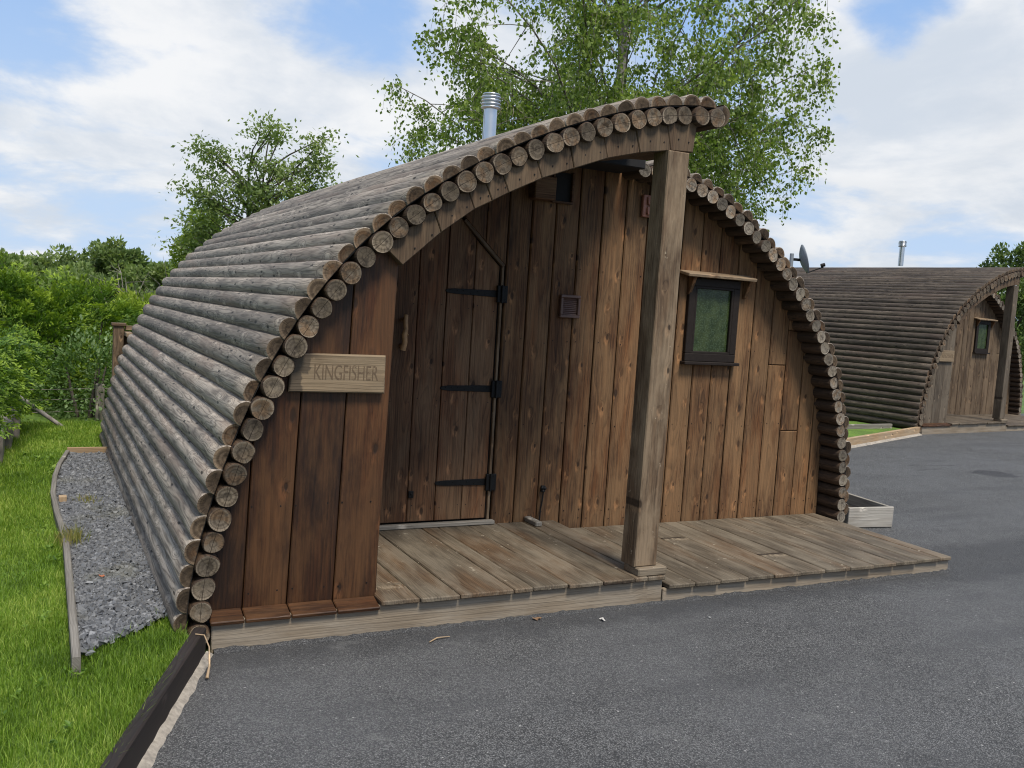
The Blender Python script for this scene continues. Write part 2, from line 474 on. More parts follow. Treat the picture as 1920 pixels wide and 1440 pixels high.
def log_side(name, dark, light, red, redamt):
    m, g, b = material(name)
    P = g.attr('wc').outputs['Vector']; R = g.attr('rnd').outputs['Fac']
    x, y, z = g.xyz(P)[0:3]
    ang = g.m('MULTIPLY', g.m('ARCTAN2', z, y), 0.055)
    Q = g.cmb(x, ang, g.m('MULTIPLY', R, 13.0))
    kd, kc = g.vor(g.scl(Q, (4.2, 13, 0)), 1.0, dim='2D')
    ks = g.step(g.xyz(kc)[1], 0.58, 0.62)
    halo = g.m('MULTIPLY', g.m('SUBTRACT', 1.0, g.step(kd, 0.05, 0.45)), ks)
    sw = g.noise(g.scl(Q, (1.0, 14, 1)), 1.0, 2.5, 0.5)
    sw = g.m('ADD', sw, g.m('MULTIPLY', halo, 0.22))
    ph = g.m('FRACT', g.m('MULTIPLY', sw, 10.0))
    line = g.ramp(ph, [(0.0, 0.0), (0.22, 0.85), (0.6, 1.0), (0.82, 0.5), (1.0, 0.0)])
    fb = g.noise(g.scl(P, (7, 210, 210)), 1.0, 3, 0.65)
    big = g.noise(g.scl(P, (1.6, 10, 10)), 1.0, 4, 0.6)
    mott = g.noise(g.scl(P, (14, 40, 40)), 1.0, 3, 0.6)
    f = g.m('ADD', g.m('MULTIPLY', line, 0.62), g.m('MULTIPLY', g.step(fb, 0.28, 0.7), 0.38))
    col = g.mix(f, dark, light)
    col = g.mix(g.m('MULTIPLY', g.step(big, 0.60, 0.38), 0.55), col, tuple(c*0.75 for c in dark))
    col = g.mix(g.m('MULTIPLY', g.step(g.noise(g.scl(P, (1.0, 6, 6)), 1.0, 3), 0.50, 0.66), redamt), col, red)
    # pale scuffed bands where branches were trimmed, with dark knot marks
    band = g.m('SUBTRACT', 1.0, g.step(kd, 0.10, 0.32))
    scuff = g.m('MULTIPLY', band, ks)
    col = g.mix(g.m('MULTIPLY', g.m('MULTIPLY', scuff, g.step(mott, 0.44, 0.60)), 0.55), col, tuple(min(1, c*1.5) for c in light))
    hd, hc = g.vor(g.scl(Q, (4.0, 15, 0)), 1.0, dim='2D')
    hole = g.m('MULTIPLY', g.m('SUBTRACT', 1.0, g.step(hd, 0.06, 0.13)), g.step(g.xyz(hc)[0], 0.55, 0.57))
    col = g.mix(g.m('MULTIPLY', hole, 0.9), col, (0.016, 0.011, 0.008))
    # drying cracks along the grain
    cd = g.noise(g.scl(P, (1.3, 75, 75)), 1.0, 2, 0.5)
    crack = g.m('SUBTRACT', 1.0, g.step(g.m('ABSOLUTE', g.m('SUBTRACT', cd, 0.5)), 0.0, 0.018))
    crack = g.m('MULTIPLY', crack, g.step(big, 0.45, 0.6))
    col = g.mix(g.m('MULTIPLY', crack, 0.5), col, (0.03, 0.024, 0.02))
    br = g.m('ADD', 0.78, g.m('MULTIPLY', R, 0.44))
    col = g.mix(1.0, col, g.cmb(br, br, br), 'MULTIPLY')
    g.put(b.inputs['Base Color'], col)
    b.inputs['Roughness'].default_value = 0.72
    b.inputs['Specular IOR Level'].default_value = 0.35
    h = g.m('ADD', g.m('MULTIPLY', line, 0.5), g.m('MULTIPLY', fb, 0.8))
    h = g.m('SUBTRACT', h, g.m('ADD', g.m('MULTIPLY', hole, 1.0), crack))
    h = g.m('ADD', h, g.m('MULTIPLY', scuff, 0.8))
    g.put(b.inputs['Normal'], g.bump(h, 0.4, 0.004))
    return m
M['log'] = log_side('silver_log', (0.082, 0.065, 0.051), (0.385, 0.325, 0.264), (0.24, 0.165, 0.122), 0.35)
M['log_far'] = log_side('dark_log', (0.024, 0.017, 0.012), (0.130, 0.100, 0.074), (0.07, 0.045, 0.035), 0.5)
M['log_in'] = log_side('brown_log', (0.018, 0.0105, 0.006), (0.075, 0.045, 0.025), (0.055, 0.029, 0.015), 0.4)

def log_end(name, dark, light):
    """sawn end: wc = (angle-free along, tangential, radial) so rings run round the pith and the split follows the arch"""
    m, g, b = material(name)
    P = g.attr('wc').outputs['Vector']; R = g.attr('rnd').outputs['Fac']
    x, y, z = g.xyz(P)[0:3]
    nz = g.noise(g.cmb(g.m('MULTIPLY', R, 57.0), y, z), 22.0, 3)
    oy = g.m('ADD', y, g.m('MULTIPLY', g.m('SUBTRACT', R, 0.5), 0.016))
    r = g.m('SQRT', g.m('ADD', g.m('MULTIPLY', oy, oy), g.m('MULTIPLY', z, z)))
    rr = g.m('ADD', r, g.m('MULTIPLY', g.m('SUBTRACT', nz, 0.5), 0.012))
    ring = g.m('FRACT', g.m('MULTIPLY', rr, 330.0))
    ring2 = g.step(g.noise(g.cmb(g.m('MULTIPLY', rr, 95.0), g.m('MULTIPLY', R, 31.0), 0.0), 1.0, 2), 0.35, 0.65)
    mott = g.noise(g.cmb(g.m('MULTIPLY', R, 91.0), y, z), 70.0, 4, 0.65)
    f = g.m('ADD', g.m('ADD', g.m('MULTIPLY', ring, 0.25), g.m('MULTIPLY', ring2, 0.4)), g.m('MULTIPLY', mott, 0.4))
    col = g.mix(f, dark, light)
    # heart darker or rustier on some logs, pale rim
    tint = g.mix(g.step(g.m('FRACT', g.m('MULTIPLY', R, 7.31)), 0.45, 0.75), (1.0, 0.98, 0.92), (1.0, 0.78, 0.60))
    col = g.mix(g.m('MULTIPLY', g.step(nz, 0.4, 0.6), 0.85), col, g.mix(1.0, col, tint, 'MULTIPLY'))
    blot = g.step(g.noise(g.cmb(y, z, g.m('MULTIPLY', R, 23.0)), 30.0, 3), 0.52, 0.68)
    col = g.mix(g.m('MULTIPLY', blot, 0.6), col, tuple(c*0.45 for c in dark))
    col = g.mix(g.m('MULTIPLY', g.step(r, 0.0435, 0.049), 0.55), col, tuple(min(1, c*1.55) for c in light))
    # radial shakes
    ang = g.m('ARCTAN2', z, oy)
    an = g.noise(g.cmb(g.m('MULTIPLY', g.m('COSINE', ang), 4.0), g.m('MULTIPLY', g.m('SINE', ang), 4.0), g.m('MULTIPLY', R, 77.0)), 1.0, 2)
    shake = g.m('MULTIPLY', g.m('SUBTRACT', 1.0, g.step(g.m('ABSOLUTE', g.m('SUBTRACT', an, 0.5)), 0.0, 0.03)), g.step(r, 0.006, 0.03))
    col = g.mix(g.m('MULTIPLY', shake, 0.75), col, (0.035, 0.024, 0.016))
    # the saw kerf that runs through every round, in line with the arch
    wob = g.m('ADD', z, g.m('MULTIPLY', g.m('SUBTRACT', nz, 0.5), 0.006))
    seam = g.m('SUBTRACT', 1.0, g.step(g.m('ABSOLUTE', wob), 0.0007, 0.0018))
    col = g.mix(g.m('MULTIPLY', seam, 0.85), col, (0.022, 0.015, 0.010))
    br = g.m('ADD', 0.55, g.m('MULTIPLY', g.m('FRACT', g.m('MULTIPLY', R, 3.7)), 0.85))
    col = g.mix(1.0, col, g.cmb(br, br, br), 'MULTIPLY')
    g.put(b.inputs['Base Color'], col)
    b.inputs['Roughness'].default_value = 0.85
    b.inputs['Specular IOR Level'].default_value = 0.2
    g.put(b.inputs['Normal'], g.bump(g.m('SUBTRACT', g.m('ADD', g.m('MULTIPLY', mott, 0.7), ring), g.m('ADD', shake, seam)), 0.4, 0.003))
    return m
M['end'] = log_end('log_end_grain', (0.040, 0.029, 0.020), (0.225, 0.180, 0.130))
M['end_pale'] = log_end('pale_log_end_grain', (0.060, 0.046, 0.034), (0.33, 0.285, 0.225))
M['end_half'] = log_end('half_log_end_grain', (0.030, 0.019, 0.012), (0.155, 0.110, 0.071))

def leaf(name, c1, c2, c3, trans=0.35, rough=0.5):
    m, g, b = material(name)
    R = g.attr('rnd').outputs['Fac']
    P = g.n('ShaderNodeNewGeometry').outputs['Position']
    nz = g.noise(P, 1.3, 2)
    f = g.m('ADD', g.m('MULTIPLY', R, 0.75), g.m('MULTIPLY', nz, 0.5))
    col = g.ramp(f, [(0.2, c1), (0.6, c2), (1.0, c3)])
    g.put(b.inputs['Base Color'], col)
    b.inputs['Roughness'].default_value = rough
    b.inputs['Specular IOR Level'].default_value = 0.3
    tr = g.n('ShaderNodeBsdfTranslucent')
    g.put(tr.inputs[0], g.mix(1.0, col, (1.2, 1.25, 0.6), 'MULTIPLY'))
    mx = g.n('ShaderNodeMixShader')
    mx.inputs[0].default_value = trans
    m.node_tree.links.new(b.outputs[0], mx.inputs[1]); m.node_tree.links.new(tr.outputs[0], mx.inputs[2])
    out = [n for n in m.node_tree.nodes if n.type == 'OUTPUT_MATERIAL'][0]
    m.node_tree.links.new(mx.outputs[0], out.inputs[0])
    return m
M['birch_leaf'] = leaf('birch_leaves', (0.052, 0.094, 0.016), (0.155, 0.228, 0.040), (0.38, 0.46, 0.14), 0.48)
M['ash_leaf'] = leaf('soft_green_leaves', (0.065, 0.105, 0.030), (0.165, 0.230, 0.070), (0.33, 0.39, 0.16), 0.42)
M['conifer_leaf'] = leaf('conifer_sprays', (0.010, 0.030, 0.005), (0.085, 0.170, 0.015), (0.34, 0.45, 0.04), 0.25)
M['hedge_leaf'] = leaf('hedge_sprays', (0.008, 0.026, 0.004), (0.062, 0.135, 0.012), (0.26, 0.37, 0.03), 0.25)
M['shrub_leaf'] = leaf('shrub_leaves', (0.040, 0.088, 0.018), (0.11, 0.19, 0.045), (0.30, 0.40, 0.20), 0.35)
M['lime_leaf'] = leaf('yellow_green_leaves', (0.075, 0.125, 0.014), (0.18, 0.26, 0.03), (0.33, 0.40, 0.06), 0.4)
M['oak_leaf'] = leaf('deep_green_leaves', (0.050, 0.085, 0.028), (0.145, 0.205, 0.066), (0.28, 0.34, 0.13), 0.35)
M['grass_blade'] = leaf('grass_blades', (0.070, 0.130, 0.012), (0.195, 0.315, 0.030), (0.46, 0.52, 0.13), 0.45, 0.5)

def bark(name, dark, light, scale):
    m, g, b = material(name)
    P = g.n('ShaderNodeTexCoord').outputs['Object']
    n = g.noise(g.scl(P, (1, 1, 0.35)), scale, 5, 0.65)
    n2 = g.noise(g.scl(P, (0.5, 0.5, 2.5)), scale*0.6, 3)
    g.put(b.inputs['Base Color'], g.mix(g.step(g.m('ADD', g.m('MULTIPLY', n, 0.6), g.m('MULTIPLY', n2, 0.4)), 0.38, 0.6), dark, light))
    b.inputs['Roughness'].default_value = 0.9
    g.put(b.inputs['Normal'], g.bump(n, 0.5, 0.01))
    return m
M['birch_bark'] = bark('birch_bark', (0.06, 0.048, 0.038), (0.30, 0.265, 0.22), 14)
M['bark'] = bark('brown_bark', (0.03, 0.024, 0.018), (0.11, 0.09, 0.07), 18)
M['dead'] = bark('dead_wood', (0.12, 0.10, 0.085), (0.27, 0.24, 0.21), 18)

M['iron'] = simple('black_iron', (0.0075, 0.0072, 0.007), 0.6, 0.0, 0.3, 60, 0, 0.25)
M['black'] = simple('black_membrane', (0.009, 0.008, 0.008), 0.85)
M['steel'] = simple('stainless_flue', (0.62, 0.63, 0.65), 0.32, 1.0, 0.06, 9)
M['frame'] = simple('dark_window_frame', (0.019, 0.0135, 0.0105), 0.6, 0, 0.2, 30, 0, 0.2)
M['louvre'] = simple('brown_plastic', (0.105, 0.055, 0.040), 0.45, 0, 0.08, 30)
M['terracotta'] = simple('terracotta_plastic', (0.30, 0.125, 0.085), 0.5, 0, 0.08, 30)
M['dish'] = simple('gray_dish', (0.21, 0.23, 0.25), 0.45, 0, 0.08, 10)
M['white'] = simple('white_paint', (0.72, 0.70, 0.66), 0.6, 0, 0.08, 50)
M['soil'] = simple('dark_soil', (0.022, 0.016, 0.011), 0.95, 0, 0.4, 30, 0.6)
M['concrete'] = simple('old_concrete', (0.22, 0.19, 0.165), 0.9, 0, 0.3, 14, 0.4)
M['mortar'] = simple('mortar_haunch', (0.30, 0.262, 0.215), 0.95, 0, 0.35, 45, 0.6)
M['branchy'] = simple('peeled_branch', (0.36, 0.20, 0.085), 0.55, 0, 0.35, 35)

def glass_mat():
    m, g, b = material('green_obscure_glass')
    P = g.n('ShaderNodeTexCoord').outputs['Object']
    d, c = g.vor(P, 75.0)
    n = g.noise(P, 14.0, 3)
    col = g.mix(g.step(n, 0.35, 0.65), (0.020, 0.033, 0.011), (0.041, 0.058, 0.020))
    col = g.mix(g.m('MULTIPLY', g.step(d, 0.55, 0.2), 0.45), col, (0.075, 0.110, 0.060))
    g.put(b.inputs['Base Color'], col)
    b.inputs['Roughness'].default_value = 0.25
    b.inputs['Specular IOR Level'].default_value = 0.35
    g.put(b.inputs['Normal'], g.bump(d, 0.25, 0.002))
    return m
M['glass'] = glass_mat()

def asphalt_mat():
    m, g, b = material('tarmac')
    P = g.n('ShaderNodeNewGeometry').outputs['Position']
    d, c = g.vor(P, 175.0)
    d2, c2 = g.vor(P, 62.0)
    cx = g.xyz(c)[0]; cx2 = g.xyz(c2)[1]
    big = g.noise(P, 0.7, 4, 0.6)
    mid = g.noise(P, 5.0, 4, 0.6)
    fine = g.noise(P, 90.0, 3, 0.7)
    f = g.m('ADD', g.m('MULTIPLY', cx, 0.50), g.m('ADD', g.m('MULTIPLY', fine, 0.5), g.m('MULTIPLY', mid, 0.25)))
    col = g.mix(g.step(f, 0.25, 0.95), (0.042, 0.041, 0.040), (0.190, 0.187, 0.182))
    gap = g.step(d, 0.42, 0.75)
    col = g.mix(g.m('MULTIPLY', gap, 0.75), col, (0.014, 0.014, 0.016))
    chip = g.m('MULTIPLY', g.step(cx, 0.955, 0.975), g.m('SUBTRACT', 1.0, g.step(d, 0.25, 0.5)))
    col = g.mix(g.m('MULTIPLY', chip, 0.8), col, (0.36, 0.35, 0.33))
    chip2 = g.m('MULTIPLY', g.step(cx2, 0.988, 0.993), g.m('SUBTRACT', 1.0, g.step(d2, 0.2, 0.4)))
    col = g.mix(g.m('MULTIPLY', chip2, 0.85), col, (0.50, 0.48, 0.45))
    col = g.mix(g.m('MULTIPLY', g.step(big, 0.40, 0.65), 0.35), col, (0.125, 0.125, 0.128))
    # a darker strip where the surface was made good along the decks, and faint wheel marks
    px_, py_, pz_ = g.xyz(P)[0:3]
    edge = g.m('SUBTRACT', 1.0, g.step(g.m('ADD', g.m('MULTIPLY', py_, -1.0), g.m('MULTIPLY', g.m('SUBTRACT', mid, 0.5), 0.30)), 0.10, 0.30))
    col = g.mix(g.m('MULTIPLY', g.m('MULTIPLY', edge, g.step(py_, 0.6, 0.4)), 0.45), col, (0.030, 0.030, 0.032))
    wh = g.noise(g.scl(P, (0.55, 2.6, 1)), 1.0, 4, 0.6)
    col = g.mix(g.m('MULTIPLY', g.step(wh, 0.50, 0.66), 0.28), col, (0.045, 0.045, 0.047))
    blem = g.noise(P, 2.6, 5, 0.7)
    col = g.mix(g.m('MULTIPLY', g.step(blem, 0.60, 0.72), 0.35), col, (0.175, 0.172, 0.165))
    # old oil or water stains lying on the tarmac beyond the cabin
    x, y, z = g.xyz(P)[0:3]
    wx = g.m('ADD', x, g.m('MULTIPLY', g.m('SUBTRACT', mid, 0.5), 0.5)); wy = g.m('ADD', y, g.m('MULTIPLY', g.m('SUBTRACT', big, 0.5), 0.5))
    for sx, sy, rx, ry, a in ((9.30, 2.87, 0.26, 0.24, 0.62), (9.0, 3.5, 0.5, 0.035, 0.35), (8.6, 3.25, 0.28, 0.03, 0.3), (8.1, 3.0, 0.12, 0.02, 0.3), (1.2, -1.9, 0.10, 0.05, 0.4)):
        ex = g.m('DIVIDE', g.m('SUBTRACT', wx, sx), rx); ey = g.m('DIVIDE', g.m('SUBTRACT', wy, sy), ry)
        q = g.m('ADD', g.m('MULTIPLY', ex, ex), g.m('MULTIPLY', ey, ey))
        col = g.mix(g.m('MULTIPLY', g.m('SUBTRACT', 1.0, g.step(q, 0.6, 1.25)), a), col, (0.028, 0.027, 0.030))
    g.put(b.inputs['Base Color'], col)
    b.inputs['Roughness'].default_value = 0.82
    b.inputs['Specular IOR Level'].default_value = 0.35
    h = g.m('SUBTRACT', g.m('ADD', g.m('MULTIPLY', cx, 0.6), g.m('MULTIPLY', fine, 0.4)), g.m('MULTIPLY', gap, 0.8))
    g.put(b.inputs['Normal'], g.bump(h, 0.75, 0.006))
    return m
M['tarmac'] = asphalt_mat()

def ground_mat(name, a, b_, sc):
    m, g, b = material(name)
    P = g.n('ShaderNodeNewGeometry').outputs['Position']
    n = g.noise(P, sc, 5, 0.65); n2 = g.noise(P, sc*0.08, 3)
    g.put(b.inputs['Base Color'], g.mix(g.step(g.m('ADD', g.m('MULTIPLY', n, 0.6), g.m('MULTIPLY', n2, 0.4)), 0.35, 0.65), a, b_))
    b.inputs['Roughness'].default_value = 0.95
    g.put(b.inputs['Normal'], g.bump(n, 0.6, 0.02))
    return m
M['turf'] = ground_mat('turf', (0.045, 0.085, 0.010), (0.125, 0.215, 0.020), 30)
M['field'] = ground_mat('field', (0.045, 0.085, 0.015), (0.095, 0.16, 0.025), 2)
M['slate_bed'] = ground_mat('slate_dust', (0.035, 0.036, 0.040), (0.085, 0.087, 0.092), 60)

def slate_mat():
    m, g, b = material('slate_chippings')
    R = g.attr('rnd').outputs['Fac']
    P = g.n('ShaderNodeNewGeometry').outputs['Position']
    n = g.noise(P, 60, 3)
    col = g.ramp(R, [(0.0, (0.055, 0.056, 0.058)), (0.6, (0.145, 0.147, 0.151)), (0.93, (0.26, 0.26, 0.265)), (1.0, (0.42, 0.40, 0.38))])
    col = g.mix(g.m('MULTIPLY', g.step(g.noise(P, 3.0, 3), 0.55, 0.7), 0.25), col, (0.14, 0.13, 0.06))
    g.put(b.inputs['Base Color'], g.mix(g.m('MULTIPLY', n, 0.35), col, (0.06, 0.06, 0.065)))
    b.inputs['Roughness'].default_value = 0.62
    return m
M['slate'] = slate_mat()

# ------------------------------------------------------------------ ground
def sheet(name, pts, z, mat, kind='structure'):
    me = bpy.data.meshes.new(name)
    me.from_pydata([(x, y, z) for x, y in pts], [], [tuple(range(len(pts)))])
    me.materials.append(mat)
    o = link(name, me)
    return setting(o, kind)
sheet('ground', [(-600, -600), (600, -600), (600, 600), (-600, 600)], -0.012, M['field'])
KX = lambda y: -0.035 + 0.386*(y+0.11)          # the line of the dark timber kerb
sheet('driveway', [(KX(-30), -30), (40, -30), (40, 14), (13, 7.2), (11.55, 5.75), (8.0, 4.42), (6.2, 5.0), (5.3, 5.4), (0.0, 5.4), (0.0, -0.02), (-0.035, -0.11)], 0.0, M['tarmac'])
def lawn():
    mb = MB()
    nx, ny = 40, 60
    V, F = [], []
    for j in range(ny+1):
        y = -9 + j*18.0/ny
        xr = min(KX(y), -0.02) if y < 0.1 else 0.05
        if y > 5.3: xr = 1.5
        for i in range(nx+1):
            x = -9 + (xr-0.03+9)*i/nx
            V.append((x, y, 0.088 + 0.02*mnoise.noise((x*0.8, y*0.8, 0)) + 0.012*mnoise.noise((x*3, y*3, 3))))
    for j in range(ny):
        for i in range(nx):
            a = j*(nx+1)+i
            F.append((a, a+1, a+nx+2, a+nx+1))
    mb.add(V, F, smooth=True)
    return setting(mb.build('lawn', M['turf']))
lawn()

# ------------------------------------------------------------------ the log cabin
def resample(pts, pitch, deg, ext0=0, ext1=0):
    P = np.array(pts, float)
    s = np.concatenate([[0], np.cumsum(np.hypot(*np.diff(P, axis=0).T))])
    px, pz = np.polyfit(s, P[:, 0], deg), np.polyfit(s, P[:, 1], deg)
    out = []
    n = int(round((s[-1])/pitch))
    for k in range(-ext0, n+ext1+1):
        t = k*s[-1]/n
        tc = min(max(t, 0), s[-1])
        p = np.array([np.polyval(px, tc), np.polyval(pz, tc)])
        d = np.array([np.polyval(np.polyder(px), tc), np.polyval(np.polyder(pz), tc)]); d /= np.hypot(*d)
        p = p + d*(t-tc)
        out.append((p[0], p[1], d[0], d[1]))
    return out
ARCH_A = [(-0.056, 0.080), (-0.064, 0.163), (-0.053, 0.267), (-0.039, 0.375), (-0.015, 0.478), (0.007, 0.580), (0.063, 0.791), (0.173, 1.092), (0.314, 1.365), (0.482, 1.619),
          (0.739, 1.917), (1.021, 2.119), (1.375, 2.338), (1.744, 2.499), (2.143, 2.629), (2.40, 2.676), (2.544, 2.682)]
ARCH_B = [(2.56, 2.575), (2.800, 2.553), (3.06, 2.535), (3.301, 2.489), (3.484, 2.414), (3.664, 2.324), (3.835, 2.217), (4.003, 2.105), (4.156, 1.978), (4.300, 1.835), (4.433, 1.688), (4.550, 1.525),
          (4.654, 1.350), (4.754, 1.176), (4.817, 0.986), (4.867, 0.796), (4.903, 0.605), (4.931, 0.405), (4.950, 0.208), (4.955, 0.108)]
AA = resample(ARCH_A, 0.1045, 8, 0, 0)
BB = resample(ARCH_B, 0.0995, 8, 0, 0)
BACK = 5.40

def log_mesh(mb, cx, cz, tx, tz, y0, y1, R, half, rnd, side=0, end=1, nl=14, detail=True):
    """one log along y; (tx, tz) is the arch tangent, the outward normal is to its left; half = only the outer half round"""
    nx_, nz_ = -tz, tx
    na = 16
    amp = 0.0014 if detail else 0.0
    angs = [math.pi*i/na for i in range(na+1)] if half else [2*math.pi*i/(na+4) for i in range(na+4)]
    n = len(angs)
    V, W, F = [], [], []
    ys = [y0+(y1-y0)*(k/nl)**1.15 for k in range(nl+1)]
    sk1, sk2 = random.gauss(0, 0.05), random.gauss(0, 0.05)
    oval, oph = random.uniform(0.0, 0.045), random.random()*6.28
    chip = random.random()*6.28 if random.random() < 0.35 else None
    for k, y in enumerate([ys[0]]+ys):
        for a in angs:
            rr = R*(1+0.014*math.sin(a*3+rnd*30)+oval*math.cos(2*a+oph)+0.016*mnoise.noise((math.cos(a)*2.2, math.sin(a)*2.2, rnd*40)))
            rr += amp*mnoise.noise((y*3.0+rnd*50, math.cos(a)*1.2, math.sin(a)*1.2))*2.0
            yy = y
            if k == 0:
                rr -= 0.0035
                yy = y
            elif k == 1:
                yy = y+0.0035
            if k < 2:
                if chip is not None and detail:
                    rr -= 0.007*max(0.0, math.cos(a-chip)-0.75)*4*(1.0 if k == 0 else 0.6)
                yy += (sk1*math.cos(a)+sk2*math.sin(a))*R*0.6
            u, v = math.cos(a)*rr, math.sin(a)*rr
            V.append((cx+tx*u+nx_*v, yy, cz+tz*u+nz_*v)); W.append((yy+rnd*60, u, v))
    m = nl+1
    for k in range(m):
        for i in range(n if not half else n-1):
            j = (i+1) % n
            F.append((k*n+i, k*n+n+i, k*n+n+j, k*n+j))
    mb.add(V, F, W, rnd, side, True)
    # sawn end
    E, EW = V[:n], [(0, w[1], w[2]) for w in W[:n]]
    c0 = (cx, sum(e[1] for e in E)/n, cz)
    mb.add(E+[c0], [(i, (i+1) % n, n) for i in range(n)] if not half else [(i, i+1, n) for i in range(n-1)], EW+[(0, 0, 0.0 if not half else 0.0)], rnd, end, False)
    if half:   # flat underside
        L = (m)*n
        mb.add([V[0], V[n-1], V[L+n-1], V[L]], [(0, 1, 2, 3)], [W[0], W[n-1], W[L+n-1], W[L]], rnd, side)
    L = m*n
    mb.add(V[L:L+n], [tuple(range(n))], W[L:L+n], rnd, end)

def ribbon(mb, arch, off, th, y0, y1, mi=0, ext=0.04):
    V, F = [], []
    pts = [(p[0]-p[3]*off, p[1]+p[2]*off, p[2], p[3]) for p in arch]
    for (x, z, tx, tz) in pts:
        for d in (0, th):
            for y in (y0, y1):
                V.append((x-tz*d, y, z+tx*d))
    for k in range(len(pts)-1):
        a = 4*k
        F += [(a, a+4, a+5, a+1), (a+2, a+3, a+7, a+6), (a, a+2, a+6, a+4), (a+1, a+5, a+7, a+3)]
    mb.add(V, F, mi=mi)

def arch_z(arch, x):
    """height of the log centres above a given x"""
    best = None
    for p, q in zip(arch[:-1], arch[1:]):
        if (p[0]-x)*(q[0]-x) <= 0 and abs(q[0]-p[0]) > 1e-6:
            z = p[1]+(q[1]-p[1])*(x-p[0])/(q[0]-p[0])
            best = z if best is None else max(best, z)
    return best

def build_cabin():
    C = thing('log_cabin', 'brown log cabin nearest the camera, with silver grey log roof and carved name board', 'cabin', (0, 0, 0))
    rnd = random.random
    # --- roof shells, outer half logs
    for arch, y0, R in ((AA, 0.015, 0.0575), (BB, 1.125, 0.054)):
        mb = MB()
        for p, q in zip(arch[:-1], arch[1:]):
            x, z = (p[0]+q[0])/2, (p[1]+q[1])/2
            tx, tz = q[0]-p[0], q[1]-p[1]; l = math.hypot(tx, tz); tx /= l; tz /= l
            if arch is BB and x < 2.95:
                continue
            off = 0.0565
            j = (rnd()-0.5)*0.022
            log_mesh(mb, x-tz*off, z+tx*off, tx, tz, y0+j, BACK+0.03*(rnd()-0.5), R*(0.96+0.07*rnd()), True, rnd())
        if arch is AA:       # capping half log along the free edge
            x, z, tx, tz = arch[-1]
            log_mesh(mb, x+0.050, z+0.03, -tz-0.25, -tx*1.0, 0.03, 1.9, 0.062, True, rnd())
        roof = mb.build('roof', [M['log'], M['end_half']], C)
        if arch is AA: roof_a = roof
    # --- black membrane between the layers
    mb = MB()
    ribbon(mb, AA, 0.0505, 0.004, 0.028, BACK-0.03)
    ribbon(mb, [p for p in BB if p[0] > 2.90], 0.0505, 0.004, 1.145, BACK-0.03)
    mb.build('membrane', M['black'], C)
    # --- inner round logs
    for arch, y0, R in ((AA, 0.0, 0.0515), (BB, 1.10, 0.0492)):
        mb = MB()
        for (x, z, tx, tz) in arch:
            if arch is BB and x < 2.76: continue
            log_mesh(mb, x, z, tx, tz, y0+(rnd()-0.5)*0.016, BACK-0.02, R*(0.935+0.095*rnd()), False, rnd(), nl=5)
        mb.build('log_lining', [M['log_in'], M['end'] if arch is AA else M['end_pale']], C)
    # --- arched fascia under the left hand arch
    low = [(0.800, 1.757), (0.985, 1.927), (1.151, 2.053), (1.243, 2.103), (1.330, 2.152), (1.510, 2.243), (1.691, 2.314), (1.885, 2.389), (2.083, 2.443), (2.278, 2.480), (2.428, 2.489)]
    mb = MB()
    for k in range(len(low)-1):
        (x0, z0), (x1, z1) = low[k], low[k+1]
        def top(x, z):
            d = min(AA, key=lambda p: (p[0]-x)**2+(p[1]-z)**2)
            return (d[0]-d[3]*(-0.030), d[1]+d[2]*(-0.030))
        t0, t1 = top(x0, z0), top(x1, z1)
        e = 0.0014
        ux, uz = x1-x0, z1-z0; l = math.hypot(ux, uz); ux *= e/l; uz *= e/l
        mb.board([(x0+ux, z0+uz), (x1-ux, z1-uz), (t1[0]-ux, t1[1]-uz), (t0[0]+ux, t0[1]+uz)], (0, 0.03+0.004*rnd(), 0), (1, 0, 0), (0, 0, 1), 0.40, 'b', 0.004, 0.3+0.5*rnd())
        for fx, fz in ((0.3, 0.55), (0.75, 0.45)):
            nxp = x0+(x1-x0)*fx; nzp = z0+(z1-z0)*fx + (t0[1]-z0)*fz*0.8
            nail(mb, nxp, 0.0295, nzp, 1)
    mb.build('arch_fascia', [M['fascia'], M['iron']], C)
    mb = MB()
    mb.bar((2.605, 3.16, 2.592), (0.185, 2.16, 0.050), 1, 0.006, 0.3)  # black bar added to close the roof gap, standing in for its shade
    mb.build('gap_shade_bar', M['black'], C)
    # --- the porch post
    mb = MB()
    o = 0.0
    V = []
    mb.board([(2.232, 0.212), (2.378, 0.212), (2.389, 2.478), (2.252, 2.478)], (0, 0.012, 0), (1, 0, 0), (0, 0, 1), 0.135, 'b', 0.006, 0.55)
    mb.build('post', M['post'], C)
    # --- left front panel
    mb = MB()
    xs = [(0.0, 0.0), (0.135, 0.172), (0.336, 0.381), (0.556, 0.591), (0.769, 0.804)]      # board joints, bottom and top
    zb = 0.142
    for k in range(4):
        a0, a1 = xs[k]; b0, b1 = xs[k+1]
        g_ = 0.003
        def lean(p0, p1, z): return p0+(p1-p0)*(z-0.15)/1.7
        def topz(p0, p1):
            z = 0.6
            for _ in range(30):
                z = (arch_z(AA, lean(p0, p1, z)) or 0.3)-0.0
            return z
        if k == 0:
            out = [(-0.055, zb), (b0-g_, zb), (lean(b0, b1, 1.02)-g_, topz(b0, b1)), (0.007, 0.58), (-0.04, 0.375)]
        else:
            za, zb2 = topz(a0, a1), topz(b0, b1)
            out = [(a0+g_, zb), (b0-g_, zb), (lean(b0, b1, zb2)-g_, zb2), (lean(a0, a1, za)+g_, za)]
        mb.board(out, (0, 0.085+0.003*rnd(), 0), (1, 0, 0), (0, 0, 1), 0.028, 'b', 0.004, (0.30, 0.62, 0.40, 0.72)[k])
    for zz in (0.22, 0.62):
        for xx in (0.16, 0.29, 0.36, 0.51, 0.58, 0.72):
            nail(mb, xx, 0.084, zz+0.01*rnd(), 1)
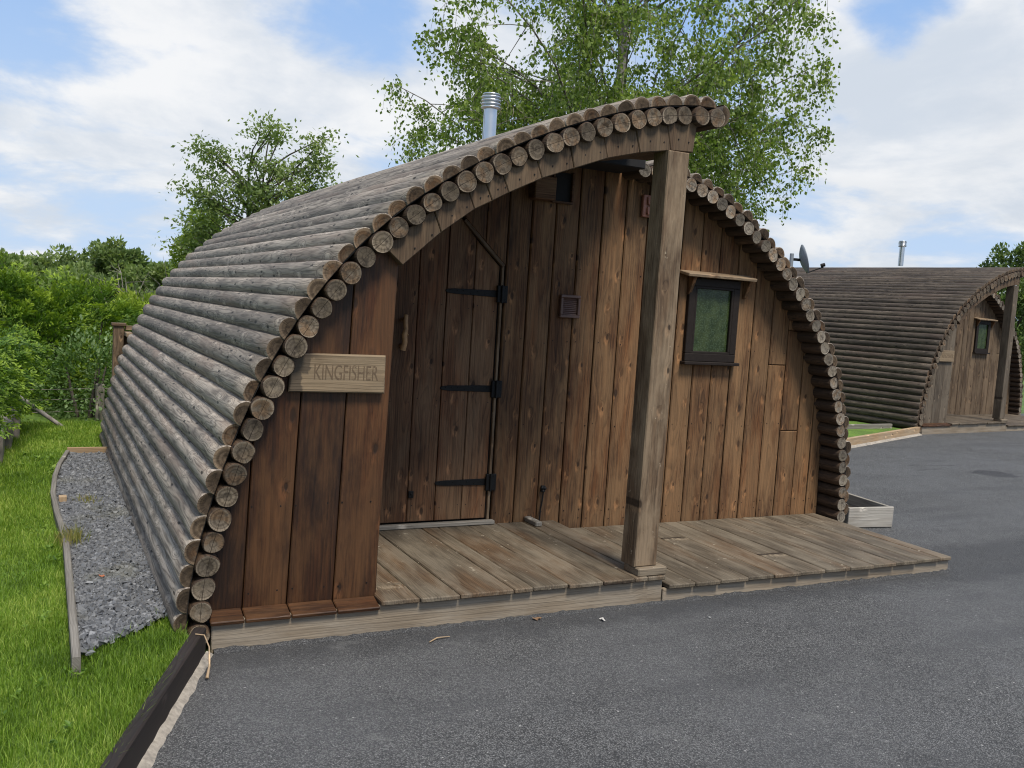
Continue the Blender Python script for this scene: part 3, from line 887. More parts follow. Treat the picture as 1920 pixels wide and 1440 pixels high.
    mb.board([(0.10, 0.15), (0.78, 0.15), (0.78, 1.80), (0.74, 1.83), (0.30, 1.25), (0.10, 0.85)], (0, 0.114, 0), (1, 0, 0), (0, 0, 1), 0.03, 'b', 0.002, 0.2)
    mb.build('porch_panel', [M['panel'], M['iron']], C)
    mb = MB()
    for x0, x1 in ((-0.02, 0.128), (0.131, 0.335), (0.338, 0.549), (0.552, 0.759)):
        mb.bar(((x0+x1)/2, 0.030, 0.142), ((x1-x0)/2-0.001, 0.052, 0.010), 0, 0.004, 0.5+0.3*rnd(), rot=Matrix.Rotation(rad(14), 3, 'X'))
    mb.build('panel_sill', M['panel'], C)
    # --- decks
    deck1 = MB()
    xs = [0.762, 0.962, 1.171, 1.471, 1.585, 1.795, 2.008, 2.213, 2.300]
    for a, b_ in zip(xs[:-1], xs[1:]):
        y0 = -0.028+0.014*(rnd()-0.5)
        y1 = 1.292
        deck1.bar(((a+b_)/2, (y0+y1)/2, 0.152+0.002*rnd()), ((b_-a)/2-0.0028, (y1-y0)/2, 0.0125), 1, 0.005, 0.36+0.26*rnd())
    deck1.bar((2.375, 0.735, 0.151), (0.071, 0.557, 0.0125), 1, 0.005, 0.6)
    deck1.bar((2.362, 0.072, 0.151), (0.059, 0.100, 0.0125), 1, 0.005, 0.5)
    d1 = deck1.build('deck', M['deck'], C)
    mb = MB()
    mb.bar((1.205, 0.0165, 0.064), (1.215, 0.0165, 0.0735), 0, 0.004, 0.55)
    mb.bar((2.414, 0.69, 0.069), (0.012, 0.62, 0.068), 1, 0.003, 0.3)
    mb.build('riser', M['riser'], d1)
    mb = MB()
    mb.bar((2.335, 0.055, 0.188), (0.096, 0.075, 0.0235), 0, 0.007, 0.75)
    mb.build('post_base', M['deck'], C)
    deck2 = MB()
    xs = [2.436, 2.62, 2.80, 3.010, 3.211, 3.419, 3.625, 3.832, 4.036, 4.245, 4.452, 4.670, 4.785]
    for k, (a, b_) in enumerate(zip(xs[:-1], xs[1:])):
        y0 = -0.028+0.016*(rnd()-0.5)
        deck2.bar(((a+b_)/2+0.035, (y0+1.275)/2, 0.092+0.002*rnd()), ((b_-a)/2-0.0028, (1.275-y0)/2, 0.0125), 1, 0.005, 0.36+0.26*rnd(), rot=Matrix.Rotation(rad(-1.8), 3, 'Z'))
    d2 = deck2.build('deck', M['deck'], C)
    mb = MB()
    mb.bar((3.615, 0.0165, 0.034), (1.185, 0.015, 0.0435), 0, 0.004, 0.6)
    mb.bar((4.82, 0.62, 0.034), (0.014, 0.60, 0.043), 1, 0.004, 0.5, rot=Matrix.Rotation(rad(-1.8), 3, 'Z'))
    mb.build('riser', M['riser'], d2)
    # --- back wall of the porch
    mb = MB()
    joints = [1.972, 2.140, 2.318, 2.497, 2.680, 2.866, 3.052, 3.205, 3.362, 3.540, 3.712, 3.889, 4.072, 4.258, 4.432, 4.612, 4.768, 4.900]
    def wtop(x):
        za, zb_ = arch_z(AA, x), arch_z(BB, x)
        if x < 2.60: return za-0.01
        if x < 2.87: return 2.655
        return zb_
    WY = 1.300
    for a, b_ in zip(joints[:-1], joints[1:]):
        g_ = 0.0046
        za, zb_ = wtop(a+g_), wtop(min(b_-g_, 4.95))
        dz = 0.06
        pieces = [(dz, None)]
        if abs(a-4.258) < 0.01: pieces = [(dz, 1.275), (1.279, None)]
        if abs(a-4.432) < 0.01: pieces = [(dz, 0.765), (0.769, 1.545), (1.549, None)]
        for lo, hi in pieces:
            if hi: out = [(a+g_, lo), (b_-g_, lo), (b_-g_, hi), (a+g_, hi)]
            else: out = [(a+g_, lo), (b_-g_, lo), (b_-g_, zb_), (a+g_, za)]
            r_ = (0.45+0.40*rnd()) if a < 2.9 else (0.5+0.5*rnd())
            if b_ > 4.85 and not hi:
                out = [(a+g_, lo), (b_-g_, lo), (4.87, 0.8), (4.82, 0.98), (a+g_, za)]
            mb.board(out, (0, WY+0.004*rnd(), 0), (1, 0, 0), (0, 0, 1), 0.025, 'b', 0.006, r_)
        for zz in (0.16, 0.22, 0.82, 1.38, 1.86):
            for xx in (a+0.03, b_-0.03):
                if zz < min(za, zb_)-0.1 and rnd() < 0.8:
                    nail(mb, xx+0.006*(rnd()-0.5), WY-0.001, zz+0.03*(rnd()-0.5), 1, 0.0035)
    # boards over the slanting door head
    mb.board([(1.60, 2.36), (1.668, 2.134), (1.815, 1.998), (1.815, 2.43)], (0, WY, 0), (1, 0, 0), (0, 0, 1), 0.025, 'b', 0.004, 0.25)
    mb.board([(1.821, 1.992), (1.968, 1.856), (1.968, 2.52), (1.821, 2.46)], (0, WY+0.002, 0), (1, 0, 0), (0, 0, 1), 0.025, 'b', 0.004, 0.35)
    # sheathing behind the joints
    mb.board([(0.02, 0.05), (4.9, 0.05), (4.80, 0.98), (4.55, 1.5), (4.0, 2.08), (3.3, 2.46), (2.6, 2.56), (2.1, 2.58), (1.4, 2.32), (0.8, 1.94), (0.3, 1.3), (0.05, 0.7)], (0, WY+0.060, 0), (1, 0, 0), (0, 0, 1), 0.03, 'b', 0.002, 0.1, mi=2)
    mb.build('wall', [M['wall'], M['iron'], M['black']], C)
    # --- door
    mb = MB()
    DY = 1.318
    js = [1.02, 1.205, 1.385, 1.575, 1.762, 1.938]
    for k, (a, b_) in enumerate(zip(js[:-1], js[1:])):
        def dtop(x): return min(2.112-(x-1.650)*0.925 if x > 1.65 else 2.30, 2.30)
        g_ = 0.0028
        pts = [(a+g_, 0.196), (b_-g_, 0.196), (b_-g_, min(dtop(b_-g_), arch_z(AA, b_)-0.02))]
        if a < 1.65 < b_:
            pts.append((1.65, 2.112+0.02))
        pts.append((a+g_, min(dtop(a+g_), arch_z(AA, a)-0.02)))
        mb.board(pts, (0, DY+0.003*rnd(), 0), (1, 0, 0), (0, 0, 1), 0.03, 'b', 0.004, (0.4, 0.35, 0.5, 0.62, 0.75)[k])
        for zz in (0.27, 0.95, 1.55):
            for xx in (a+0.03, b_-0.03):
                nail(mb, xx, DY-0.001, zz+0.05*rnd(), 1, 0.003)
    D = mb.build('door', [M['door'], M['iron']], C)
    mb = MB()
    mb.bar((1.951, 1.313, 1.02), (0.0085, 0.012, 0.83), 2, 0.003, 0.6)
    mb.bar((1.810, 1.311, 1.985), (0.200, 0.013, 0.011), 0, 0.003, 0.3, rot=Matrix.Rotation(rad(42.8), 3, 'Y'))
    mb.build('edge_strip', M['post'], D)
    mb = MB()
    mb.bar((1.42, 1.275, 0.181), (0.56, 0.022, 0.013), 0, 0.004, 0.9)
    mb.build('threshold', M['gray_edge'], D)
    for zc in (1.672, 1.055, 0.440):
        mb = MB()
        x0, x1 = 1.565, 1.925
        # tapering strap with a rounded tip
        out = [(x0+0.012, zc-0.012), (x0+0.06, zc-0.017), (x1, zc-0.022), (x1, zc+0.022), (x0+0.06, zc+0.017), (x0+0.012, zc+0.012), (x0, zc+0.005), (x0, zc-0.005)]
        mb.board(out, (0, DY-0.006, 0), (1, 0, 0), (0, 0, 1), 0.010, 'a', 0.0015)
        mb.board([(x1-0.008, zc-0.055), (1.990, zc-0.055), (1.990, zc+0.055), (x1-0.008, zc+0.055)], (0, 1.290, 0), (1, 0, 0), (0, 0, 1), 0.016, 'b', 0.003)
        mb.tube([(1.948, 1.285, zc-0.058), (1.948, 1.285, zc+0.058)], [0.008, 0.008], 10)
        for q in (0.10, 0.22, 0.34, 0.48, 0.62, 0.76, 0.90):
            dome(mb, x0+(x1-x0)*q, DY-0.0065, zc+(0.006 if int(q*100) % 4 else -0.006), 0.0045)
        for dx, dz in ((0.022, 0.04), (0.052, 0.04), (0.022, -0.04), (0.052, -0.04)):
            dome(mb, x1-0.004+dx, 1.2895, zc+dz, 0.0045)
        mb.build('hinge', M['iron'], D)
    # natural branch pull handle
    mb = MB()
    hx = 1.283
    mb.tube([(hx+0.012, 1.272, 1.505), (hx+0.004, 1.262, 1.47), (hx+0.010, 1.258, 1.42), (hx+0.002, 1.262, 1.385), (hx+0.006, 1.256, 1.34), (hx-0.004, 1.264, 1.29)], [0.013, 0.016, 0.014, 0.019, 0.017, 0.019], 10)
    mb.tube([(hx+0.004, 1.262, 1.40), (hx+0.022, 1.25, 1.382)], [0.011, 0.006], 8)
    for zc in (1.475, 1.315):
        mb.tube([(hx+0.003, 1.262, zc), (hx+0.003, DY, zc)], [0.010, 0.012], 8)
    mb.build('handle', M['branchy'], D)
    mb = MB()
    mb.bar((1.405, DY-0.005, 0.375), (0.017, 0.006, 0.022), 2, 0.003)
    dome(mb, 1.405, DY-0.012, 0.378, 0.009)
    mb.build('bolt_plate', M['iron'], D)
    # --- window with its little hood
    x0, x1, z0, z1 = 3.430, 3.893, 1.285, 1.885
    t = 0.058
    mb = MB()
    FY = 1.268
    for (a, b_, c, d) in ((x0, x1, z0, z0+t), (x0, x1, z1-t, z1), (x0, x0+t, z0+t, z1-t), (x1-t, x1, z0+t, z1-t)):
        mb.bar(((a+b_)/2, FY+0.022, (c+d)/2), ((b_-a)/2, 0.024, (d-c)/2), 0 if b_-a > d-c else 2, 0.004)
    it = 0.018
    a0, a1, c0, c1 = x0+t-0.002, x1-t+0.002, z0+t-0.002, z1-t+0.002
    for (a, b_, c, d) in ((a0, a1, c0, c0+it), (a0, a1, c1-it, c1), (a0, a0+it, c0+it, c1-it), (a1-it, a1, c0+it, c1-it)):
        mb.bar(((a+b_)/2, FY+0.010, (c+d)/2), ((b_-a)/2, 0.010, (d-c)/2), 0, 0.003)
    W = mb.build('window', M['frame'], C)
    mb = MB()
    mb.bar(((x0+x1)/2, FY+0.026, (z0+z1)/2), ((x1-x0)/2-t-0.004, 0.004, (z1-z0)/2-t-0.004), 0, 0.001)
    mb.build('pane', M['glass'], W)
    mb = MB()
    mb.bar(((x0+x1)/2+0.004, FY+0.010, z0-0.012), (0.252, 0.040, 0.0115), 0, 0.004)
    mb.build('sill', M['frame'], W)
    mb = MB()
    mb.bar((3.665, FY-0.020, 1.911), (0.312, 0.060, 0.0115), 0, 0.004, 0.9, rot=Matrix.Rotation(rad(12), 3, 'X'))
    mb.build('hood', M['post'], W)
    for xb in (3.412, 3.925):
        mb = MB()
        mb.board([(-1.295, 1.76), (-1.295, 1.905), (-1.215, 1.89), (-1.272, 1.765)], (xb+0.012, 0, 0), (0, -1, 0), (0, 0, 1), 0.024, 'b', 0.003, 0.6)
        mb.build('bracket', M['wall'], W)
    # --- louvred vent
    mb = MB()
    vx0, vx1, vz0, vz1 = 2.382, 2.535, 1.545, 1.698
    for (a, b_, c, d) in ((vx0, vx1, vz0, vz0+0.02), (vx0, vx1, vz1-0.02, vz1), (vx0, vx0+0.02, vz0+0.02, vz1-0.02), (vx1-0.02, vx1, vz0+0.02, vz1-0.02)):
        mb.bar(((a+b_)/2, 1.288, (c+d)/2), ((b_-a)/2, 0.014, (d-c)/2), 0, 0.004)
    for k in range(9):
        mb.bar(((vx0+vx1)/2, 1.291, vz0+0.027+k*0.0125), (0.058, 0.0012, 0.0072), 0, 0.0005, rot=Matrix.Rotation(rad(-38), 3, 'X'))
    mb.bar(((vx0+vx1)/2, 1.2975, (vz0+vz1)/2), (0.057, 0.0012, 0.057), 0, 0.0004, mi=1)
    mb.build('louvre_vent', [M['louvre'], M['black']], C)
    # --- terracotta flap vent
    mb = MB()
    mb.bar((3.045, 1.286, 2.345), (0.066, 0.015, 0.076), 2, 0.005)
    for zc in (2.380, 2.312):
        mb.bar((3.052, 1.262, zc), (0.044, 0.008, 0.029), 0, 0.004, rot=Matrix.Rotation(rad(-12), 3, 'X'))
    mb.build('flap_vent', M['terracotta'], C)
    # --- black vent opening and wooden box beside it under the arch
    mb = MB()
    for (a, b_, c, d) in ((2.262, 2.420, 2.292, 2.305), (2.262, 2.275, 2.305, 2.50), (2.407, 2.420, 2.305, 2.50)):
        mb.bar(((a+b_)/2, 1.285, (c+d)/2), ((b_-a)/2, 0.015, (d-c)/2), 0, 0.002)
    mb.bar((2.341, 1.2965, 2.40), (0.066, 0.002, 0.094), 0, 0.0005, mi=1)
    mb.build('vent_opening', [M['door'], M['black']], C)
    mb = MB()
    mb.bar((2.175, 1.25, 2.37), (0.078, 0.045, 0.075), 0, 0.006, 0.5)
    mb.build('junction_box', M['door'], C)
    # --- outside tap with its lead
    mb = MB()
    mb.bar((2.345, 1.288, 0.385), (0.016, 0.010, 0.022), 2, 0.004)
    dome(mb, 2.335, 1.277, 0.392, 0.012); dome(mb, 2.356, 1.277, 0.388, 0.012); dome(mb, 2.345, 1.277, 0.370, 0.010)
    mb.tube([(2.348, 1.284, 0.365), (2.344, 1.286, 0.30), (2.336, 1.287, 0.24), (2.332, 1.285, 0.17)], [0.005]*4, 8)
    mb.build('cable_outlet', M['iron'], C)
    # --- carved name board
    mb = MB()
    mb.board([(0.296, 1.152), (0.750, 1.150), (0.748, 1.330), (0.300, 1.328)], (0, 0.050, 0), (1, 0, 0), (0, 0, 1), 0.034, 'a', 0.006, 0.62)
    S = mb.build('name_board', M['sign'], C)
    cu = bpy.data.curves.new('lettering', 'FONT')
    cu.body = 'KINGFISHER'
    cu.size = 0.1; cu.extrude = 0.0006; cu.space_character = 1.0
    t_ = bpy.data.objects.new('lettering', cu); COL.objects.link(t_); t_.parent = S
    t_.rotation_euler = (math.pi/2, 0, 0)
    bpy.context.view_layer.update()
    wd, ht = t_.dimensions.x, t_.dimensions.y
    t_.scale = (0.305/max(wd, 1e-4), 0.070/max(ht, 1e-4), 1)
    t_.location = (0.404, 0.0498, 1.212)
    cu.materials.append(M['carve'])
    lm = bpy.data.meshes.new_from_object(t_.evaluated_get(bpy.context.evaluated_depsgraph_get()))
    lm.name = 'lettering'
    lt = bpy.data.objects.new('carved_lettering', lm); COL.objects.link(lt); lt.parent = S
    lt.rotation_euler = t_.rotation_euler; lt.scale = t_.scale; lt.location = t_.location
    bpy.data.objects.remove(t_)
    # --- flue
    mb = MB()
    fx, fy = 2.19, 2.15
    mb.lathe([(0.0485, 2.66), (0.0485, 3.02)], (fx, fy, 0), 28)
    mb.bar((fx-0.050, fy, 2.84), (0.002, 0.005, 0.17), 2, 0.001)
    F_ = mb.build('flue', M['steel'], C)
    mb = MB()
    prof = []
    for k in range(4):
        z = 3.018+k*0.024
        prof += [(0.071, z), (0.074, z+0.004), (0.069, z+0.012), (0.054, z+0.015), (0.054, z+0.022)]
    prof += [(0.068, 3.112), (0.062, 3.121), (0.02, 3.126)]
    mb.lathe([(0.056, 3.012)]+prof, (fx, fy, 0), 28)
    mb.build('flue_cap', M['steel'], F_)
    # --- rear wall closes the shell
    mb = MB()
    xs = np.linspace(0.0, 4.9, 26)
    for a, b_ in zip(xs[:-1], xs[1:]):
        def zz(x):
            v = [q for q in (arch_z(AA, x), arch_z(BB, x)) if q]
            return (max(v) if v else 0.5)-0.02
        mb.board([(-b_+0.002, 0.02), (-a-0.002, 0.02), (-a-0.002, max(0.1, zz(a+0.03))), (-b_+0.002, max(0.1, zz(b_-0.03)))], (0, BACK-0.06, 0), (-1, 0, 0), (0, 0, 1), 0.025, 'b', 0.003)
    mb.build('rear_wall', M['wall'], C)
    return C

def nail(mb, x, y, z, mi, r=0.004):
    V = [(x+r*math.cos(a), y, z+r*math.sin(a)) for a in (math.pi*k/3 for k in range(6))]
    V += [(p[0], y+0.004, p[2]) for p in V]
    mb.add(V, [tuple(range(5, -1, -1))[::-1]]+[(i, i+6, (i+1) % 6+6, (i+1) % 6) for i in range(6)], mi=mi)

def dome(mb, x, y, z, r):
    n = 8
    V = [(x, y-r*0.7, z)]
    for k, (rr, dy) in enumerate(((0.6, 0.5), (1.0, 0.0))):
        V += [(x+r*rr*math.cos(2*math.pi*i/n), y-r*dy, z+r*rr*math.sin(2*math.pi*i/n)) for i in range(n)]
    F = [(0, 1+i, 1+(i+1) % n) for i in range(n)] + [(1+i, 1+n+i, 1+n+(i+1) % n, 1+(i+1) % n) for i in range(n)]
    mb.add(V, F, smooth=True)

cabin = build_cabin()
cabin['group'] = 'log cabins'
cab2 = copy_tree(cabin)
cab2['label'] = 'dark brown log cabin standing across the tarmac, partly hidden behind the nearer cabin'
cab2.location = (11.66, 5.80, 0.0)
cab2.rotation_euler.z = rad(6.5)
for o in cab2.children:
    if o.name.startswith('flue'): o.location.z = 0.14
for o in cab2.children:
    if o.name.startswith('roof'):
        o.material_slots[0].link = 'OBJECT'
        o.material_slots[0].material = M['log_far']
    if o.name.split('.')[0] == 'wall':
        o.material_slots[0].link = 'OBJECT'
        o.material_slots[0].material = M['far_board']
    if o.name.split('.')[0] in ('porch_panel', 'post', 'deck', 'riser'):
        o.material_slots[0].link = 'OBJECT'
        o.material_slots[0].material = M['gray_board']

# ------------------------------------------------------------------ small things round the cabin
mb = MB()
mb.board([(0, 0), (0.045, 0), (0.045, 0.028), (0, 0.040)], (2.222, 1.165, 0.1655), (1, 0, 0), (0, 0, 1), 0.001, 'b', 0.0005)
mb = MB()
mb.bar((2.245, 1.215, 0.183), (0.024, 0.085, 0.016), 1, 0.005, 0.5)
tag(mb.build('door_stop', M['gray_edge']), 'short weathered wood block lying on the deck against the wall', 'block')

def edge_board(mb, pts, z0, z1, th, mi=0, rnd=0.5):
    """upright board following a line on the ground"""
    P = [Vector((p[0], p[1])) for p in pts]
    V, W = [], []
    ln = 0
    for k, p in enumerate(P):
        d = (P[min(k+1, len(P)-1)]-P[max(k-1, 0)]).normalized()
        n = Vector((-d.y, d.x))*th/2
        if k: ln += (p-P[k-1]).length
        c = 0.004
        for q, z, yy in ((p-n, z0, 0), (p-n, z1-c, 1), (p-n*0.7, z1, 1.05), (p+n*0.7, z1, 1.2), (p+n, z1-c, 1.25), (p+n, z0, 2.25)):
            V.append((q.x, q.y, z)); W.append((ln+rnd*31, yy*(z1-z0)-0.07, -0.03))
    F = []
    for k in range(len(P)-1):
        for i in range(5):
            F.append((k*6+i, k*6+6+i, k*6+7+i, k*6+1+i))
    F.append(tuple(range(6))); F.append(tuple(range(len(V)-1, len(V)-7, -1)))
    mb.add(V, F, W, rnd, mi)

# dark kerb board between lawn and tarmac, its mortar haunch
mb = MB()
edge_board(mb, [(KX(y)-0.055, y) for y in (-0.05, -1.0, -2.4, -4.0, -6.0)], -0.01, 0.135, 0.05, 0, 0.5)
tag(mb.build('kerb_board', M['kerb']), 'dark stained timber kerb board holding the lawn above the tarmac', 'kerb')
mb = MB()
V, F = [], []
ys = np.arange(-6.0, 0.0, 0.03)[::-1]
for k, y in enumerate(ys):
    w_ = 0.022+0.014*mnoise.noise((y*9, 0, 0))+0.010*mnoise.noise((y*30, 2, 0))
    h_ = 0.022+0.010*mnoise.noise((y*13, 5, 0))
    x = KX(y)-0.029
    V += [(x, y, h_), (x+w_*0.6, y, h_*0.7), (x+w_+0.012, y, 0.0005)]
for k in range(len(ys)-1):
    for i in range(2):
        F.append((k*3+i, k*3+3+i, k*3+4+i, k*3+1+i))
mb.add(V, F, smooth=True)
setting(mb.build('mortar_strip', M['mortar']))
# ragged lip of tarmac pressed against the deck risers
mb = MB()
V, F = [], []
xs_ = np.arange(0.0, 4.80, 0.022)
for k, x in enumerate(xs_):
    hh = max(0.002, 0.012+0.012*mnoise.noise((x*7, 1, 0))+0.009*mnoise.noise((x*29, 4, 0)))
    ww = 0.022+0.016*mnoise.noise((x*8, 7, 0))+0.010*mnoise.noise((x*33, 9, 0))
    V += [(x, 0.004, hh), (x, -ww*0.5, hh*0.8), (x, -ww-0.010, 0.0008)]
for k in range(len(xs_)-1):
    for i in range(2):
        F.append((k*3+i, k*3+1+i, k*3+4+i, k*3+3+i))
mb.add(V, F, smooth=False)
setting(mb.build('tarmac_edge', M['tarmac']))
mb = MB()
mb.tube([(-0.10, -0.14, 0.14), (-0.066, -0.155, 0.137), (-0.052, -0.20, 0.10), (-0.060, -0.27, 0.05), (-0.075, -0.31, 0.012)], [0.003, 0.003, 0.003, 0.0045, 0.007], 7)
tag(mb.build('dry_stem', M['rail']), 'thin pale dry grass stem hanging over the dark kerb board', 'stem')

# slate bed along the cabin
mb = MB()
LE = [(-0.560, -0.30), (-0.556, 0.6), (-0.552, 1.50), (-0.585, 2.2), (-0.600, 2.8), (-0.580, 3.4), (-0.540, 3.9), (-0.468, 4.48)]
edge_board(mb, LE, 0.02, 0.155, 0.032, 0, 0.5)
tag(mb.build('edging_board', M['gray_edge']), 'long bowed grey edging board between lawn and slate chippings', 'edging', 'edging boards of the slate bed')
mb = MB()
edge_board(mb, [(-0.47, 4.50), (-0.08, 4.50)], 0.02, 0.175, 0.025, 0, 0.4)
tag(mb.build('edging_board', M['rail']), 'short tan edging board closing the far end of the slate bed', 'edging', 'edging boards of the slate bed')
mb = MB()
mb.bar((-0.545, 2.62, 0.08), (0.024, 0.032, 0.082), 2, 0.003, 0.8)
tag(mb.build('wooden_peg', M['rail']), 'new tan wooden peg inside the bowed edging board', 'peg')
sheet('slate_bed', [(-0.57, -0.20), (-0.36, 0.02), (-0.15, 0.25), (-0.06, 0.35), (0.0, 4.5), (-0.45, 4.49), (-0.57, 3.3)], 0.112, M['slate_bed'])

def gravel():
    N = 36000
    y = RNG.uniform(-0.24, 4.48, N); x = RNG.uniform(-0.60, 0.02, N)
    yy = np.array([p[1] for p in LE]); xx = np.array([p[0] for p in LE])
    le = np.interp(y, yy, xx)+0.018
    keep = (x > le) & (x < -0.02-0.10*(y < 0.25)) & (y > -0.17+1.1*(x+0.55)+0.03*RNG.normal(size=N))
    x, y = x[keep], y[keep]; n = len(x)
    L = RNG.uniform(0.008, 0.019, n)*np.where(RNG.random(n) < 0.1, 1.4, 1); Wd = L*RNG.uniform(0.5, 0.95, n); T = RNG.uniform(0.003, 0.008, n)
    base = np.array([[-1, -.6, -1], [.2, -1, -1], [1, .1, -1], [-.3, 1, -1], [-.9, -.5, 1], [.2, -.85, 1], [.9, .1, 1], [-.2, .9, 1]])
    P = base[None]*np.stack([L, Wd, T], 1)[:, None]*(1+0.25*RNG.normal(size=(n, 8, 3)))
    a = RNG.uniform(0, 2*np.pi, n); tx = RNG.normal(0, 0.5, n); ty = RNG.normal(0, 0.5, n)
    def rot(P, c, s, i, j):
        Q = P.copy(); Q[..., i] = P[..., i]*c[:, None]-P[..., j]*s[:, None]; Q[..., j] = P[..., i]*s[:, None]+P[..., j]*c[:, None]; return Q
    P = rot(P, np.cos(tx), np.sin(tx), 1, 2); P = rot(P, np.cos(ty), np.sin(ty), 0, 2); P = rot(P, np.cos(a), np.sin(a), 0, 1)
    P += np.stack([x, y, 0.113+RNG.uniform(0, 0.012, n)], 1)[:, None]
    f = np.array([[0, 3, 2, 1], [4, 5, 6, 7], [0, 1, 5, 4], [1, 2, 6, 5], [2, 3, 7, 6], [3, 0, 4, 7]])
    F = (f[None]+8*np.arange(n)[:, None, None]).reshape(-1, 4)
    r = np.repeat(np.clip(RNG.beta(2, 2.6, n)+0.0, 0, 1), 6)
    setting(raw_mesh('slate_chippings', P, 8, M['slate'], r, None, F), 'stuff')
gravel()

# planter beside the right hand foot of the arch
PL = thing('planter_box', 'low whitened timber planter box at the right foot of the near cabin', 'planter', (5.28, 1.1, 0))
mb = MB()
mb.board([(-0.215, 0.008), (0.225, 0.004), (0.228, 0.172), (-0.213, 0.168)], (0, -0.0, 0), (1, 0, 0), (0, 0, 1), 0.025, 'a', 0.004, 0.6)
mb.board([(-1.3, 0.005), (-0.03, 0.005), (-0.03, 0.203), (-1.3, 0.203)], (0.226, 0, 0), (0, 1, 0), (0, 0, 1), -0.025, 'a', 0.004, 0.4) if False else None
mb.bar((0.214, 0.68, 0.087), (0.0125, 0.65, 0.083), 1, 0.004, 0.5)
mb.bar((-0.200, 0.68, 0.087), (0.0125, 0.65, 0.083), 1, 0.004, 0.5)
mb.bar((0.005, 1.345, 0.086), (0.19, 0.0125, 0.082), 0, 0.004, 0.5)
mb.build('box', M['planter'], PL)
mb = MB()
mb.bar((0.007, 0.68, 0.04), (0.195, 0.64, 0.035), 0, 0.002)
mb.build('soil', M['soil'], PL)
PL.rotation_euler.z = rad(-8)

# dish on its pole behind the cabin
DI = thing('satellite_dish', 'small grey satellite dish on a thin pole behind the near cabin', 'dish', (5.905, 2.9, 0))
mb = MB(); mb.tube([(0, 0, 0), (0, 0, 2.29)], [0.02, 0.02], 10); mb.build('pole', M['dish'], DI)
mb = MB()
nd = Vector((0.80, -0.50, 0.28)).normalized(); e1 = nd.cross(Vector((0, 0, 1))).normalized(); e2 = e1.cross(nd)
V, F = [], []
dc = Vector((0.10, -0.02, 2.235))
for side in (0, 1):
    for k in range(7):
        rr = k/6
        for i in range(28):
            a = 2*math.pi*i/28
            p = dc + e1*(0.125*rr*math.cos(a)) + e2*(0.145*rr*math.sin(a)) + nd*(0.045*rr*rr - (0.006 if side else 0))
            V.append(p)
for side in (0, 1):
    o = side*7*28
    for k in range(6):
        for i in range(28):
            j = (i+1) % 28
            q = (o+k*28+i, o+k*28+j, o+k*28+28+j, o+k*28+28+i)
            F.append(q if not side else q[::-1])
for i in range(28):
    j = (i+1) % 28
    F.append((6*28+i, 6*28+j, 13*28+j, 13*28+i))
mb.add(V, F, smooth=True)
mb.build('reflector', M['dish'], DI)
mb = MB()
tip = dc+nd*0.20-e2*0.10
mb.tube([dc-e2*0.14+nd*0.03, tip-e2*0.02, tip], [0.006, 0.006, 0.005], 8)
mb.tube([tip-nd*0.02, tip+nd*0.02], [0.018, 0.018], 10)
mb.tube([dc-nd*0.004, Vector((0, 0, 2.235))], [0.014, 0.014], 8)
mb.build('feed_arm', M['iron'], DI)

# timber edge and strip of grass by the far cabin
mb = MB()
edge_board(mb, [(8.3, 4.54), (11.55, 5.80)], -0.005, 0.125, 0.06, 0, 0.6)
tag(mb.build('edging_board', M['rail']), 'pale tan timber edging running up to the far cabin', 'edging')
mb = MB()
edge_board(mb, [(9.0, 5.95), (11.3, 6.10)], -0.005, 0.13, 0.05, 0, 0.6)
tag(mb.build('edging_board', M['gray_edge']), 'weathered edging between the strip of grass and the far cabin', 'edging')
sheet('grass_strip', [(8.2, 4.55), (11.6, 5.85), (11.4, 6.9), (8.0, 7.4), (5.6, 7.4), (6.2, 5.0)], 0.06, M['turf'])
mb = MB()
V, F = [], []
for k in range(90):
    t = k/89
    x, y = 8.3+3.25*t+0.012, 4.54+1.26*t-0.031
    w_ = 0.045+0.02*mnoise.noise((t*60, 0, 3))
    V += [(x, y, 0.025), (x+w_*0.36*0.6, y-w_*0.93*0.6, 0.018), (x+w_*0.36, y-w_*0.93, 0.0006)]
for k in range(89):
    for i in range(2):
        F.append((k*3+i, k*3+i+1, k*3+i+4, k*3+i+3))
mb.add(V, F, smooth=True)
setting(mb.build('mortar_strip', M['mortar']))

# bits lying on the tarmac
def litter(name, loc, size, mat, label, cat, seed, curl=0.4):
    rr = random.Random(seed)
    n = 9
    V = [(0, 0, 0.004)]
    for i in range(n):
        a = 2*math.pi*i/n
        r = size*(0.55+0.6*rr.random())
        V.append((r*math.cos(a), r*0.6*math.sin(a), 0.002+curl*size*rr.random()))
    V2 = [(x, y, z+0.0015) for x, y, z in V]
    F = [(0, 1+(i+1) % n, 1+i) for i in range(n)] + [(n+1, n+2+i, n+2+(i+1) % n) for i in range(n)] + [(1+i, 1+(i+1) % n, n+2+(i+1) % n, n+2+i) for i in range(n)]
    b = MB(); b.add(V+V2, F)
    o = b.build(name, mat); o.location = loc; o.rotation_euler.z = rr.random()*6
    return tag(o, label, cat)
M['dead_leaf'] = simple('dead_leaf', (0.20, 0.115, 0.06), 0.8)
M['pale_scrap'] = simple('pale_scrap', (0.55, 0.52, 0.48), 0.8)
litter('leaf', (1.60, -0.05, 0), 0.03, M['dead_leaf'], 'curled brown dead leaf on the tarmac against the left riser', 'leaf', 3)
litter('paper_scrap', (1.93, -0.16, 0), 0.026, M['pale_scrap'], 'pale crumpled scrap on the tarmac in front of the post', 'scrap', 4)
litter('stone_chip', (2.52, -0.30, 0), 0.012, M['white'], 'tiny white stone chip on the tarmac before the right deck', 'stone', 5, 0.8)
litter('leaf', (-0.41, 0.82, 0.13), 0.022, simple('orange_leaf', (0.36, 0.12, 0.05), 0.8), 'small orange dead leaf on the slate chippings', 'leaf', 8)
mb = MB()
